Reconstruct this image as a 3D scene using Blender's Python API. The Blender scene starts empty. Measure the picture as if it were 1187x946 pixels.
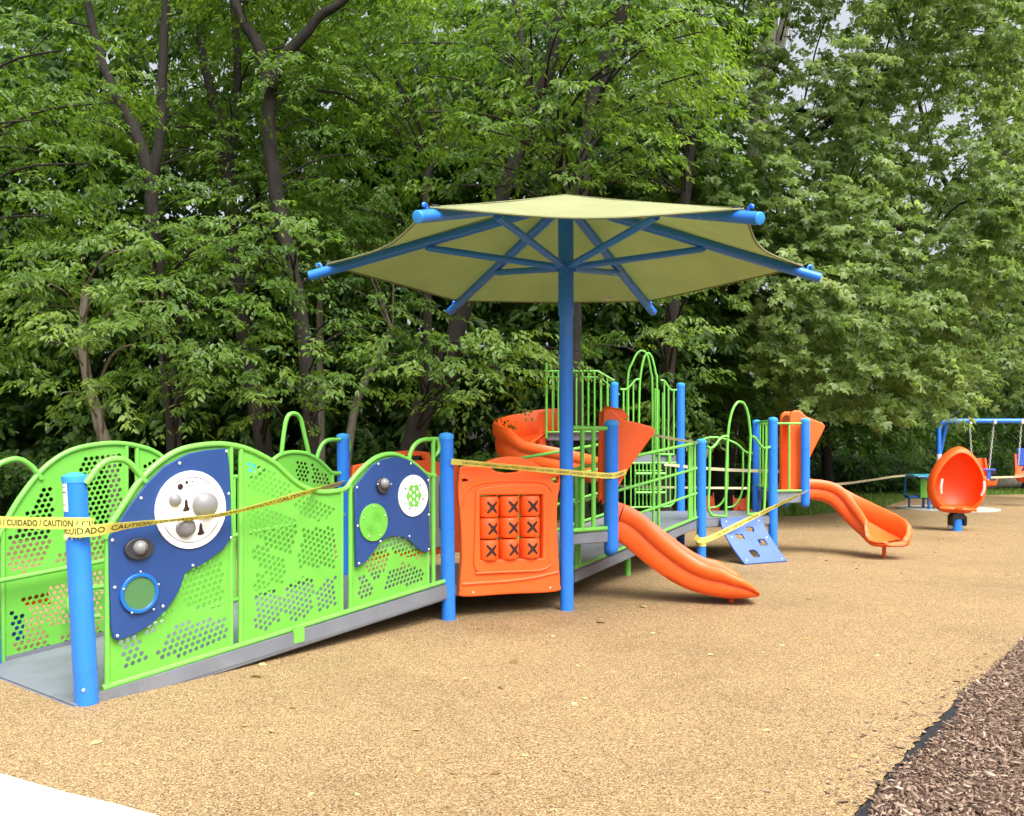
import bpy, bmesh, math, random
import numpy as np
from mathutils import Vector, Matrix
from mathutils.geometry import tessellate_polygon

random.seed(7)
C = bpy.context.scene.collection
SC = bpy.context.scene
R = math.radians

# ---------------------------------------------------------------- survey helpers
# the photograph was taken 1.6 m above level ground; a pixel of the photograph plus a
# distance gives a point of the site
CAMH, HY, CX, F = 1.6, 520.0, 593.5, 1000.0
def W(x, y, D): return Vector(((x - CX) / F * D, D, CAMH - (y - HY) / F * D))
def GX(x, D): return (x - CX) / F * D
def GZ(y, D): return CAMH - (y - HY) / F * D
def V2(x, y): return Vector((x, y))

class Plane:
    """a vertical plane on the site: origin O (x, y), direction u, inward normal n"""
    def __init__(s, O, u):
        s.O = Vector(O[:2]); s.u = Vector(u[:2]).normalized(); s.n = Vector((-s.u.y, s.u.x))
    def px(s, x, y):
        rx, rz = (x - CX) / F, -(y - HY) / F
        # D*rx - t*ux = Ox ; D - t*uy = Oy
        det = rx * (-s.u.y) + s.u.x
        D = (s.O.x * (-s.u.y) + s.u.x * s.O.y) / det
        t = (rx * s.O.y - s.O.x) / det
        return (t, CAMH + D * rz)
    def pts(s, L, x0=0, y0=0, k=1.0):
        return [s.px(x0 + k * a, y0 + k * b) for a, b in L]
    def w(s, t, z, off=0.0):
        p = s.O + s.u * t + s.n * off
        return Vector((p.x, p.y, z))
    def mat(s, off=0.0):
        o = s.O + s.n * off
        return Matrix(((s.u.x, 0, s.n.x, o.x), (s.u.y, 0, s.n.y, o.y), (0, 1, 0, 0), (0, 0, 0, 1)))

ROOT = {}
def empty(name, loc, label=None, cat=None, group=None, rz=0):
    o = bpy.data.objects.new(name, None); C.objects.link(o)
    o.location = loc; o.rotation_euler = (0, 0, rz); o.empty_display_size = .2
    tag(o, label, cat, group); ROOT[o] = Vector(loc)
    return o
def tag(o, label=None, cat=None, group=None, kind=None):
    if label: o['label'] = label
    if cat: o['category'] = cat
    if group: o['group'] = group
    if kind: o['kind'] = kind
    return o
def rootloc(o):
    v = Vector((0, 0, 0))
    while o is not None:
        v += ROOT.get(o, Vector((0, 0, 0))); o = o.parent
    return v
def link(name, me, mat, parent=None, smooth=35, label=None):
    if smooth:
        me.polygons.foreach_set('use_smooth', np.ones(len(me.polygons), dtype=bool))
        me.set_sharp_from_angle(angle=R(smooth))
    if mat is not None and not len(me.materials): me.materials.append(mat)
    if parent is not None:
        me.transform(Matrix.Translation(-rootloc(parent)))
    o = bpy.data.objects.new(name, me); C.objects.link(o)
    if parent is not None: o.parent = parent
    if label: o['label'] = label
    return o

def smooth_path(P, n=6, closed=False):
    """Catmull-Rom through the points"""
    P = [Vector(p) for p in P]
    out = []
    N = len(P)
    for i in range(N - 1):
        p0 = P[i - 1] if i > 0 else P[0] * 2 - P[1]
        p1, p2 = P[i], P[i + 1]
        p3 = P[i + 2] if i + 2 < N else P[-1] * 2 - P[-2]
        for j in range(n):
            t = j / n
            out.append(0.5 * ((2 * p1) + (p2 - p0) * t + (2 * p0 - 5 * p1 + 4 * p2 - p3) * t * t + (3 * p1 - p0 - 3 * p2 + p3) * t ** 3))
    out.append(P[-1])
    return out
def fillet(P, r=.08, n=5):
    P = [Vector(p) for p in P]; out = [P[0]]
    for i in range(1, len(P) - 1):
        a, b, c = P[i - 1], P[i], P[i + 1]
        d1 = min(r, (a - b).length * .45); d2 = min(r, (c - b).length * .45)
        s, e = b + (a - b).normalized() * d1, b + (c - b).normalized() * d2
        for j in range(n + 1):
            t = j / n
            out.append(s * (1 - t) ** 2 + b * 2 * t * (1 - t) + e * t * t)
    out.append(P[-1]); return out

class MB:
    def __init__(s): s.v, s.f = [], []
    def tube(s, path, r, seg=10, caps=True, r1=None, rf=None):
        P = [Vector(p) for p in path]; n = len(P); base = len(s.v)
        T = []
        for i in range(n):
            t = P[min(i + 1, n - 1)] - P[max(i - 1, 0)]
            T.append(t.normalized() if t.length > 1e-9 else Vector((0, 0, 1)))
        ref = Vector((0, 0, 1)) if abs(T[0].z) < .9 else Vector((1, 0, 0))
        nn = T[0].cross(ref).normalized()
        for i in range(n):
            nn = (nn - T[i] * nn.dot(T[i]))
            nn = nn.normalized() if nn.length > 1e-6 else T[i].orthogonal().normalized()
            b = T[i].cross(nn)
            rr = r if r1 is None else r + (r1 - r) * i / (n - 1)
            if rf: rr = rf(i / (n - 1))
            for k in range(seg):
                a = 2 * math.pi * k / seg
                s.v.append(P[i] + (nn * math.cos(a) + b * math.sin(a)) * rr)
        for i in range(n - 1):
            for k in range(seg):
                k2 = (k + 1) % seg
                s.f.append((base + i * seg + k, base + i * seg + k2, base + (i + 1) * seg + k2, base + (i + 1) * seg + k))
        if caps:
            s.f.append(tuple(base + k for k in range(seg))[::-1])
            s.f.append(tuple(base + (n - 1) * seg + k for k in range(seg)))
        return s
    def box(s, c, size, ax=None):
        c = Vector(c); ax = ax or (Vector((1, 0, 0)), Vector((0, 1, 0)), Vector((0, 0, 1)))
        base = len(s.v)
        for sz in (-.5, .5):
            for sx, sy in ((-.5, -.5), (.5, -.5), (.5, .5), (-.5, .5)):
                s.v.append(c + ax[0] * sx * size[0] + ax[1] * sy * size[1] + ax[2] * sz * size[2])
        b = base
        s.f += [(b + 3, b + 2, b + 1, b), (b + 4, b + 5, b + 6, b + 7)] + [(b + i, b + (i + 1) % 4, b + 4 + (i + 1) % 4, b + 4 + i) for i in range(4)]
        return s
    def lathe(s, prof, c, axis=(0, 0, 1), seg=16):
        """prof: list of (radius, along)"""
        c = Vector(c); a = Vector(axis).normalized(); n1 = a.orthogonal().normalized(); n2 = a.cross(n1)
        base = len(s.v)
        for r, h in prof:
            for k in range(seg):
                t = 2 * math.pi * k / seg
                s.v.append(c + a * h + (n1 * math.cos(t) + n2 * math.sin(t)) * max(r, 1e-4))
        for i in range(len(prof) - 1):
            for k in range(seg):
                k2 = (k + 1) % seg
                s.f.append((base + i * seg + k, base + i * seg + k2, base + (i + 1) * seg + k2, base + (i + 1) * seg + k))
        s.f.append(tuple(base + k for k in range(seg))[::-1])
        s.f.append(tuple(base + (len(prof) - 1) * seg + k for k in range(seg)))
        return s
    def loft(s, rings, caps=True, closed=True):
        base = len(s.v); m = len(rings[0])
        for r in rings: s.v += [Vector(p) for p in r]
        for i in range(len(rings) - 1):
            for k in range(m if closed else m - 1):
                k2 = (k + 1) % m
                s.f.append((base + i * m + k, base + i * m + k2, base + (i + 1) * m + k2, base + (i + 1) * m + k))
        if caps and closed:
            s.f.append(tuple(base + k for k in range(m))[::-1])
            s.f.append(tuple(base + (len(rings) - 1) * m + k for k in range(m)))
        return s
    def prism(s, poly, z0, z1):
        """poly: [(x,y)...]; z0,z1 floats or lists per vertex"""
        n = len(poly); base = len(s.v)
        zz0 = z0 if isinstance(z0, (list, tuple)) else [z0] * n
        zz1 = z1 if isinstance(z1, (list, tuple)) else [z1] * n
        for p, z in zip(poly, zz0): s.v.append(Vector((p[0], p[1], z)))
        for p, z in zip(poly, zz1): s.v.append(Vector((p[0], p[1], z)))
        s.f.append(tuple(base + k for k in range(n))[::-1]); s.f.append(tuple(base + n + k for k in range(n)))
        for k in range(n):
            k2 = (k + 1) % n
            s.f.append((base + k, base + k2, base + n + k2, base + n + k))
        return s
    def mesh(s, name):
        me = bpy.data.meshes.new(name); me.from_pydata([tuple(v) for v in s.v], [], s.f)
        bm = bmesh.new(); bm.from_mesh(me); bmesh.ops.recalc_face_normals(bm, faces=bm.faces); bm.to_mesh(me); bm.free()
        me.update(); return me
    def build(s, name, mat, parent=None, smooth=35, label=None, bevel=0):
        me = s.mesh(name)
        if bevel:
            bm = bmesh.new(); bm.from_mesh(me)
            es = [e for e in bm.edges if len(e.link_faces) == 2 and e.calc_face_angle(0) > .6]
            bmesh.ops.bevel(bm, geom=es, offset=bevel, segments=2, affect='EDGES', clamp_overlap=True)
            bm.to_mesh(me); bm.free()
        return link(name, me, mat, parent, smooth, label)

def plate_mesh(outline, holes, th, M, bevel=0.0, name='plate'):
    """flat plate with real holes, outline in local (x, y), thickness th along local z"""
    cu = bpy.data.curves.new(name, 'CURVE'); cu.dimensions = '2D'; cu.fill_mode = 'BOTH'
    cu.extrude = max(th / 2 - bevel, .0005); cu.bevel_depth = bevel; cu.bevel_resolution = 2 if bevel else 0
    if bevel: cu.offset = -bevel
    for poly in [outline] + list(holes):
        sp = cu.splines.new('POLY'); sp.points.add(len(poly) - 1)
        sp.points.foreach_set('co', [c for p in poly for c in (p[0], p[1], 0, 1)]); sp.use_cyclic_u = True
    ob = bpy.data.objects.new(name, cu); C.objects.link(ob)
    dg = bpy.context.evaluated_depsgraph_get(); dg.update()
    me = bpy.data.meshes.new_from_object(ob.evaluated_get(dg))
    bpy.data.objects.remove(ob); bpy.data.curves.remove(cu)
    me.materials.clear(); me.name = name
    me.transform(M); return me
def plate(name, outline, holes, th, M, mat, parent=None, bevel=0.0, label=None, smooth=35):
    return link(name, plate_mesh(outline, holes, th, M, bevel, name), mat, parent, smooth, label)
def text_mesh(body, size, M=None, name='lettering'):
    cu = bpy.data.curves.new(name, 'FONT'); cu.body = body; cu.size = size; cu.extrude = 0
    cu.resolution_u = 2; cu.offset = size * .012
    ob = bpy.data.objects.new(name, cu); C.objects.link(ob)
    dg = bpy.context.evaluated_depsgraph_get(); dg.update()
    me = bpy.data.meshes.new_from_object(ob.evaluated_get(dg))
    bpy.data.objects.remove(ob); bpy.data.curves.remove(cu)
    me.materials.clear()
    if M: me.transform(M)
    return me
def circle(c, r, n=16, ry=None):
    return [(c[0] + r * math.cos(2 * math.pi * k / n), c[1] + (ry or r) * math.sin(2 * math.pi * k / n)) for k in range(n)]
def inside(p, poly):
    x, y = p; c = False; n = len(poly)
    for i in range(n):
        x1, y1 = poly[i]; x2, y2 = poly[i - 1]
        if (y1 > y) != (y2 > y) and x < (x2 - x1) * (y - y1) / (y2 - y1 + 1e-12) + x1: c = not c
    return c
def edge_dist(p, poly):
    p = Vector(p); d = 9
    for i in range(len(poly)):
        a, b = Vector(poly[i]), Vector(poly[i - 1]); ab = b - a
        t = max(0, min(1, (p - a).dot(ab) / max(ab.length_squared, 1e-12)))
        d = min(d, (p - a - ab * t).length)
    return d
def perforate(outline, patches, pitch=.0455, r=.0172, ang=.35, nseg=9):
    def grow(P, k=1.05):
        cx_ = sum(p[0] for p in P) / len(P); cz_ = sum(p[1] for p in P) / len(P)
        return [(cx_ + (p[0] - cx_) * k, cz_ + (p[1] - cz_) * k) for p in P]
    patches = [grow(p) for p in patches]
    H = []
    xs = [p[0] for p in outline]; zs = [p[1] for p in outline]
    cx, cz = sum(xs) / len(xs), sum(zs) / len(zs); ca, sa = math.cos(ang), math.sin(ang)
    L = int(3 / pitch)
    for j in range(-L, L):
        for i in range(-L, L):
            a, b = (i + .5 * (j % 2)) * pitch, j * pitch * .88
            q = (cx + a * ca - b * sa, cz + a * sa + b * ca)
            if not (min(xs) < q[0] < max(xs) and min(zs) < q[1] < max(zs)): continue
            if not any(inside(q, pp) for pp in patches): continue
            if not inside(q, outline) or edge_dist(q, outline) < r + .008: continue
            H.append(circle(q, r * (1 + .03 * math.sin(i * 3.1 + j)), nseg))
    return H

# ---------------------------------------------------------------- materials
def new_mat(name):
    m = bpy.data.materials.new(name); m.use_nodes = True
    nt = m.node_tree; b = nt.nodes['Principled BSDF']
    return m, nt, b
def N(nt, typ, **kw):
    n = nt.nodes.new(typ)
    for k, v in kw.items():
        if k.startswith('i_'): n.inputs[k[2:].replace('_', ' ')].default_value = v
        else: setattr(n, k, v)
    return n
def ramp(nt, fac, stops, interp='LINEAR'):
    n = nt.nodes.new('ShaderNodeValToRGB'); cr = n.color_ramp; cr.interpolation = interp
    while len(cr.elements) < len(stops): cr.elements.new(.5)
    for e, (p, c) in zip(cr.elements, stops): e.position = p; e.color = (*c, 1) if len(c) == 3 else c
    nt.links.new(fac, n.inputs[0]); return n.outputs[0]
def coords(nt, scale=1.0):
    t = N(nt, 'ShaderNodeTexCoord'); m = N(nt, 'ShaderNodeMapping')
    m.inputs['Scale'].default_value = (scale,) * 3
    nt.links.new(t.outputs['Object'], m.inputs[0]); return m.outputs[0]
def painted(name, col, rough=.35, var=.10, bump=.0, bscale=300, spec=.5, dirt=.0, sss=0, coat=0):
    """powder coat or moulded plastic with slight unevenness and dust"""
    m, nt, b = new_mat(name); co = coords(nt)
    n1 = N(nt, 'ShaderNodeTexNoise', i_Scale=2.3, i_Detail=6.0, i_Roughness=.65); nt.links.new(co, n1.inputs['Vector'])
    lo = tuple(max(0, c * (1 - var)) for c in col); hi = tuple(min(1, c * (1 + var)) for c in col)
    c1 = ramp(nt, n1.outputs[0], [(.3, lo), (.7, hi)])
    if dirt:
        n2 = N(nt, 'ShaderNodeTexNoise', i_Scale=9.0, i_Detail=8.0, i_Roughness=.7); nt.links.new(co, n2.inputs['Vector'])
        fac = ramp(nt, n2.outputs[0], [(.52, (0, 0, 0)), (.75, (dirt,) * 3)])
        mx = N(nt, 'ShaderNodeMix', data_type='RGBA'); nt.links.new(fac, mx.inputs[0]); nt.links.new(c1, mx.inputs[6])
        mx.inputs[7].default_value = (.30, .25, .17, 1); c1 = mx.outputs[2]
    nt.links.new(c1, b.inputs['Base Color'])
    r1 = ramp(nt, n1.outputs[0], [(.3, (rough * .8,) * 3), (.7, (rough * 1.25,) * 3)])
    nt.links.new(r1, b.inputs['Roughness']); b.inputs['Specular IOR Level'].default_value = spec
    b.inputs['Coat Weight'].default_value = coat; b.inputs['Coat Roughness'].default_value = .15
    if bump:
        n3 = N(nt, 'ShaderNodeTexNoise', i_Scale=float(bscale), i_Detail=2.0); nt.links.new(co, n3.inputs['Vector'])
        bp = N(nt, 'ShaderNodeBump', i_Strength=bump, i_Distance=.002); nt.links.new(n3.outputs[0], bp.inputs['Height'])
        nt.links.new(bp.outputs[0], b.inputs['Normal'])
    return m
M = {}
M['blue'] = painted('blue_powder_coat', (.022, .185, .74), .30, .05, dirt=.03)
M['bluecap'] = painted('blue_post_cap', (.04, .30, .78), .35, .05)
M['green'] = painted('lime_green_coat', (.15, .48, .068), .30, .06, dirt=.08)
M['sheet'] = painted('lime_green_sheet', (.128, .43, .05), .44, .09, dirt=.2)
M['orange'] = painted('orange_moulded_plastic', (.86, .112, .012), .46, .07, bump=.08, bscale=500, dirt=.05)
M['orange2'] = painted('orange_block_plastic', (.85, .10, .010), .42, .06)
M['navy'] = painted('navy_board', (.013, .050, .19), .45, .06, bump=.12, bscale=700)
M['climb'] = painted('periwinkle_board', (.075, .14, .46), .45, .06, bump=.1, bscale=600)
M['deck'] = painted('grey_coated_deck', (.150, .165, .195), .55, .16, bump=.25, bscale=240, dirt=.3)
M['white'] = painted('white_panel', (.80, .80, .78), .35, .03)
M['silver'] = painted('grey_dome_plastic', (.20, .20, .205), .25, .04)
M['black'] = painted('black_plastic', (.012, .012, .013), .4, .1)
M['darkgrey'] = painted('dark_grey_plastic', (.035, .035, .04), .35, .1)
M['mark'] = painted('black_mark', (.025, .008, .008), .5, .05)
M['greydisc'] = painted('light_grey_panel', (.34, .36, .33), .5, .05)
M['chain'] = painted('galvanised_chain', (.5, .5, .5), .35, .1)
M['blueseat'] = painted('blue_seat_plastic', (.03, .09, .42), .4, .06)
M['ring'] = painted('blue_clear_ring', (.01, .12, .40), .15, .06)
M['cyan'] = painted('cyan_board', (.05, .42, .55), .4, .05)
M['concrete'] = painted('pale_concrete', (.36, .345, .30), .85, .16, bump=.4, bscale=160, dirt=.35)
def mat_bolt():
    m, nt, b = new_mat('steel_bolt'); b.inputs['Base Color'].default_value = (.8, .8, .8, 1)
    b.inputs['Metallic'].default_value = .7; b.inputs['Roughness'].default_value = .3; return m
M['bolt'] = mat_bolt()
def mat_lens():
    m, nt, b = new_mat('green_window'); b.inputs['Base Color'].default_value = (.16, .40, .16, 1)
    b.inputs['Transmission Weight'].default_value = .55; b.inputs['Roughness'].default_value = .12; b.inputs['IOR'].default_value = 1.2
    return m
M['lens'] = mat_lens()
def mat_tape(name, col):
    m, nt, b = new_mat(name); co = coords(nt)
    n = N(nt, 'ShaderNodeTexNoise', i_Scale=7.0, i_Detail=4.0); nt.links.new(co, n.inputs['Vector'])
    c = ramp(nt, n.outputs[0], [(.35, tuple(x * .88 for x in col)), (.65, col)]); nt.links.new(c, b.inputs['Base Color'])
    b.inputs['Roughness'].default_value = .3
    bp = N(nt, 'ShaderNodeBump', i_Strength=.25, i_Distance=.01); nt.links.new(n.outputs[0], bp.inputs['Height']); nt.links.new(bp.outputs[0], b.inputs['Normal'])
    tr = N(nt, 'ShaderNodeBsdfTranslucent'); nt.links.new(c, tr.inputs[0])
    mx = N(nt, 'ShaderNodeMixShader', i_Fac=.3); out = nt.nodes['Material Output']
    nt.links.new(b.outputs[0], mx.inputs[1]); nt.links.new(tr.outputs[0], mx.inputs[2]); nt.links.new(mx.outputs[0], out.inputs[0])
    return m
M['tape'] = mat_tape('yellow_barrier_tape', (.92, .86, .22))
M['tapepale'] = mat_tape('pale_barrier_tape', (.80, .76, .50))
M['ink'] = painted('black_tape_ink', (.02, .018, .01), .5, .1)
def mat_canopy():
    m, nt, b = new_mat('khaki_shade_cloth'); co = coords(nt)
    n = N(nt, 'ShaderNodeTexNoise', i_Scale=1.6, i_Detail=6.0); nt.links.new(co, n.inputs['Vector'])
    c = ramp(nt, n.outputs[0], [(.3, (.255, .275, .135)), (.7, (.31, .33, .175))])
    wv = N(nt, 'ShaderNodeTexWave', i_Scale=60.0, i_Distortion=1.0); nt.links.new(co, wv.inputs['Vector'])
    bp = N(nt, 'ShaderNodeBump', i_Strength=.15, i_Distance=.003); nt.links.new(wv.outputs[0], bp.inputs['Height']); nt.links.new(bp.outputs[0], b.inputs['Normal'])
    nt.links.new(c, b.inputs['Base Color']); b.inputs['Roughness'].default_value = .8; b.inputs['Specular IOR Level'].default_value = .15
    tr = N(nt, 'ShaderNodeBsdfTranslucent'); tc = ramp(nt, n.outputs[0], [(.3, (.14, .19, .05)), (.7, (.18, .23, .065))]); nt.links.new(tc, tr.inputs[0])
    mx = N(nt, 'ShaderNodeMixShader', i_Fac=.22); out = nt.nodes['Material Output']
    nt.links.new(b.outputs[0], mx.inputs[1]); nt.links.new(tr.outputs[0], mx.inputs[2]); nt.links.new(mx.outputs[0], out.inputs[0])
    return m
M['canopy'] = mat_canopy()
def mat_rubber():
    m, nt, b = new_mat('tan_bonded_rubber'); co = coords(nt)
    v = N(nt, 'ShaderNodeTexVoronoi', i_Scale=150.0, i_Randomness=1.0); nt.links.new(co, v.inputs['Vector'])
    sx = N(nt, 'ShaderNodeSeparateColor'); nt.links.new(v.outputs['Color'], sx.inputs[0])
    c = ramp(nt, sx.outputs[0], [(0, (.06, .036, .022)), (.16, (.135, .083, .041)), (.34, (.228, .142, .064)), (.62, (.298, .198, .092)), (.86, (.37, .265, .130)), (1, (.48, .39, .235))])
    n = N(nt, 'ShaderNodeTexNoise', i_Scale=.55, i_Detail=5.0, i_Roughness=.6); nt.links.new(co, n.inputs['Vector'])
    n2 = N(nt, 'ShaderNodeTexNoise', i_Scale=3.1, i_Detail=7.0, i_Roughness=.75); nt.links.new(co, n2.inputs['Vector'])
    ad = N(nt, 'ShaderNodeMath', operation='MULTIPLY_ADD'); ad.inputs[1].default_value = .45; nt.links.new(n2.outputs[0], ad.inputs[0]); nt.links.new(n.outputs[0], ad.inputs[2])
    k = ramp(nt, ad.outputs[0], [(.45, (.78, .76, .74)), (.70, (1.0, 1.0, 1.0)), (.95, (1.14, 1.14, 1.12))])
    mx = N(nt, 'ShaderNodeMix', data_type='RGBA', blend_type='MULTIPLY'); mx.inputs[0].default_value = 1
    nt.links.new(c, mx.inputs[6]); nt.links.new(k, mx.inputs[7]); nt.links.new(mx.outputs[2], b.inputs['Base Color'])
    b.inputs['Roughness'].default_value = .75; b.inputs['Specular IOR Level'].default_value = .3
    inv = N(nt, 'ShaderNodeMath', operation='SUBTRACT'); inv.inputs[0].default_value = 1; nt.links.new(v.outputs['Distance'], inv.inputs[1])
    bp = N(nt, 'ShaderNodeBump', i_Strength=.8, i_Distance=.006); nt.links.new(inv.outputs[0], bp.inputs['Height']); nt.links.new(bp.outputs[0], b.inputs['Normal'])
    return m
M['rubber'] = mat_rubber()
def mat_noise(name, stops, scale, rough=.9, bump=.6, dist=.02, detail=8):
    m, nt, b = new_mat(name); co = coords(nt)
    n = N(nt, 'ShaderNodeTexNoise', i_Scale=scale, i_Detail=float(detail), i_Roughness=.7); nt.links.new(co, n.inputs['Vector'])
    nt.links.new(ramp(nt, n.outputs[0], stops), b.inputs['Base Color']); b.inputs['Roughness'].default_value = rough
    b.inputs['Specular IOR Level'].default_value = .2
    bp = N(nt, 'ShaderNodeBump', i_Strength=bump, i_Distance=dist); nt.links.new(n.outputs[0], bp.inputs['Height']); nt.links.new(bp.outputs[0], b.inputs['Normal'])
    return m
M['soil'] = mat_noise('forest_soil', [(.3, (.010, .009, .005)), (.6, (.024, .020, .011)), (.8, (.02, .03, .01))], 3.0)
M['mulchbed'] = mat_noise('mulch_bed', [(.3, (.04, .022, .016)), (.55, (.10, .058, .042)), (.8, (.20, .13, .10))], 38.0)
M['edge'] = mat_noise('black_edge_mat', [(.3, (.012, .013, .016)), (.7, (.035, .036, .042))], 60.0)
M['lawn'] = mat_noise('lawn_soil', [(.3, (.06, .10, .025)), (.7, (.11, .165, .04))], 6.0)
def mat_bark(name, a, b2, sc=14):
    m, nt, b = new_mat(name); co = coords(nt)
    mp = N(nt, 'ShaderNodeMapping'); mp.inputs['Scale'].default_value = (1, 1, .22); nt.links.new(co, mp.inputs[0])
    n = N(nt, 'ShaderNodeTexNoise', i_Scale=float(sc), i_Detail=8.0, i_Roughness=.7); nt.links.new(mp.outputs[0], n.inputs['Vector'])
    nt.links.new(ramp(nt, n.outputs[0], [(.32, a), (.68, b2)]), b.inputs['Base Color']); b.inputs['Roughness'].default_value = .9
    bp = N(nt, 'ShaderNodeBump', i_Strength=.9, i_Distance=.03); nt.links.new(n.outputs[0], bp.inputs['Height']); nt.links.new(bp.outputs[0], b.inputs['Normal'])
    return m
M['bark'] = mat_bark('grey_brown_bark', (.008, .0065, .005), (.028, .022, .016))
M['bark_pale'] = mat_bark('pale_grey_bark', (.09, .075, .06), (.26, .23, .19))
M['bark_syc'] = mat_bark('mottled_white_bark', (.16, .14, .11), (.52, .50, .45), 5)
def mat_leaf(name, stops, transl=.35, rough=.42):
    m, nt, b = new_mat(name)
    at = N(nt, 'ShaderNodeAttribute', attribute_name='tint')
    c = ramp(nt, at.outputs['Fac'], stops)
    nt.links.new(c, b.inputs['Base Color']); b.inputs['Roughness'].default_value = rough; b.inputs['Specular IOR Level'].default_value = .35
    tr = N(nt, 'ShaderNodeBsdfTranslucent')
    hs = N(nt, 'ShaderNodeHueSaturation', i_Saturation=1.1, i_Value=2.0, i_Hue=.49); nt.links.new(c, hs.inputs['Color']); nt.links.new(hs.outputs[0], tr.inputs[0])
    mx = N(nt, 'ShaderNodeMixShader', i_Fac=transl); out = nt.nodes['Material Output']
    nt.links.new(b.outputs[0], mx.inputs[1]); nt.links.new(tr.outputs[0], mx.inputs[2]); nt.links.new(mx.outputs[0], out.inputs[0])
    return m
M['leafA'] = mat_leaf('boxelder_leaf', [(0, (.050, .108, .016)), (.5, (.105, .188, .028)), (1, (.185, .275, .055))], .48)
M['leafB'] = mat_leaf('sycamore_leaf', [(0, (.085, .138, .034)), (.5, (.140, .214, .056)), (1, (.22, .285, .092))], .48)
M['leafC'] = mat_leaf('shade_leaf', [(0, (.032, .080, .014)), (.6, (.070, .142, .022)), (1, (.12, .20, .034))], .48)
M['grass'] = mat_leaf('grass_blade', [(0, (.08, .16, .025)), (.6, (.15, .235, .045)), (1, (.22, .28, .08))], .42)
M['chips'] = mat_leaf('bark_chip', [(0, (.05, .030, .020)), (.35, (.145, .092, .064)), (.7, (.28, .195, .142)), (.9, (.45, .34, .25)), (1, (.68, .58, .46))], .0, .8)
M['litter'] = mat_leaf('dry_leaf', [(0, (.20, .11, .04)), (.6, (.42, .30, .12)), (1, (.5, .45, .2))], .1, .7)
# ---------------------------------------------------------------- play structure
PS = empty('play_structure', (0.6, 10.0, 0), 'large accessible play structure of blue posts, lime green ramp barriers, grey decks and orange slides', 'play structure')
A, B, U = V2(-2.67, 5.42), V2(-.594, 8.08), V2(.543, 8.556)
near = Plane(A, B - A)
RW = 1.45
A2, Cc = A + near.n * RW, B + near.n * RW
far = Plane(A2, near.u)
RL = (B - A).length

def post(x, y, ztop, zbot=-.03, lean=(0, 0), r=.066, hang=False, name='post', label=None, parent=PS, rb=None):
    p0 = Vector((x, y, zbot)); p1 = Vector((x + lean[0], y + lean[1], ztop))
    ax = (p1 - p0); L = ax.length
    prof = [(r * .35, 0), (r * .75, .018), (r * .95, .05), (r, .09)] if hang else [(r, 0)]
    prof += [(r, L - .05)]
    o = MB().lathe(prof, p0, ax, 20).build(name, M['blue'], parent, 40, label)
    MB().lathe([(r + .003, L - .058), (r + .005, L - .03), (r + .004, L - .016), (r * .8, L - .004), (r * .3, L + .006), (.001, L + .008)], p0, ax, 20).build('cap', M['bluecap'], o, 40)
    return o
pa = post(A.x, A.y, GZ(549, 5.42), lean=(-.08, 0), r=.070, label='blue post at the ramp foot with a white sticker and tape wrapped round it')
MB().lathe([(.011, 0), (.011, .004), (.006, .009)], (A.x + .012, A.y - .068, GZ(800, 5.36)), (0, -1, 0), 10).build('bolt', M['bolt'], pa)
post(A2.x, A2.y, 1.42, lean=(-.06, 0), r=.070)
post(B.x, B.y, GZ(502, 8.08), lean=(-.022, 0))
post(Cc.x, Cc.y, GZ(503, Cc.y), lean=(-.02, 0))
Vp = V2(GX(709, 8.9), 8.9)
post(Vp.x, Vp.y, GZ(487, 8.9), GZ(643, 8.9), hang=True, r=.070)
Vq = V2(GX(707, 9.5), 9.5)
post(Vq.x, Vq.y, GZ(489, 9.5), GZ(645, 9.5), hang=True, r=.066)
P712, P789 = V2(GX(712, 13.7), 13.7), V2(GX(789, 13.9), 13.9)
P813, P896, P877 = V2(GX(813, 12.2), 12.2), V2(GX(896, 12.8), 12.8), V2(GX(877, 13.95), 13.95)
P932, P908 = V2(GX(933.5, 12.9), 12.9), V2(GX(910, 13.6), 13.6)
post(P712.x, P712.y, GZ(443, 13.7)); post(P789.x, P789.y, GZ(444, 13.9))
post(P813.x, P813.y, GZ(509, 12.2)); post(P896.x, P896.y, GZ(484, 12.8)); post(P877.x, P877.y, GZ(487, 13.95), lean=(0, 0))
post(P932.x, P932.y, GZ(485, 12.9), GZ(588, 12.9), hang=True); post(P908.x, P908.y, GZ(489, 13.6), GZ(588, 13.6), hang=True)
# sticker on the first post (blank boxes and lines, too small to read)
def on_post(p, r, ang, w, h, z, mat, name, off=.0015, lean=-.08, H=1.45, seg=8):
    rings = []
    for zz in (z, z + h):
        cx = p.x + lean * zz / H
        rings.append([Vector((cx + (r + off) * math.sin(ang + (k / seg - .5) * w / r), p.y - (r + off) * math.cos(ang + (k / seg - .5) * w / r), zz)) for k in range(seg + 1)])
    return MB().loft(rings, closed=False)
zst = GZ(593, 5.37)
st = on_post(A, .070, -.75, .075, .205, zst, None, '').build('sticker', M['white'], pa)
for zz, hh, off in ((.118, .005, .003), (.150, .0025, .003), (.04, .0025, .003)):
    on_post(A, .070, -.75, .06, hh, zst + zz, None, '', off=off).build('sticker_line', M['mark'], st)

# ---- ramp and decks
def zramp(s): return max(0.004, .30 * s / RL)
def deckpoly(name, poly, z, th=.11, label=None, bevel=.012):
    zs = z if isinstance(z, list) else [z] * len(poly)
    return MB().prism(poly, [a - th for a in zs], zs).build(name, M['deck'], PS, 30, label, bevel)
e0, e1 = near.O + near.u * -.10 - near.n * .03, far.O + near.u * -.10 - near.n * -.0
deckpoly('ramp', [e0, B + near.u * .03 - near.n * .03, Cc + near.u * .03, e1], [.012, .30, .30, .012], .10)
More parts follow.
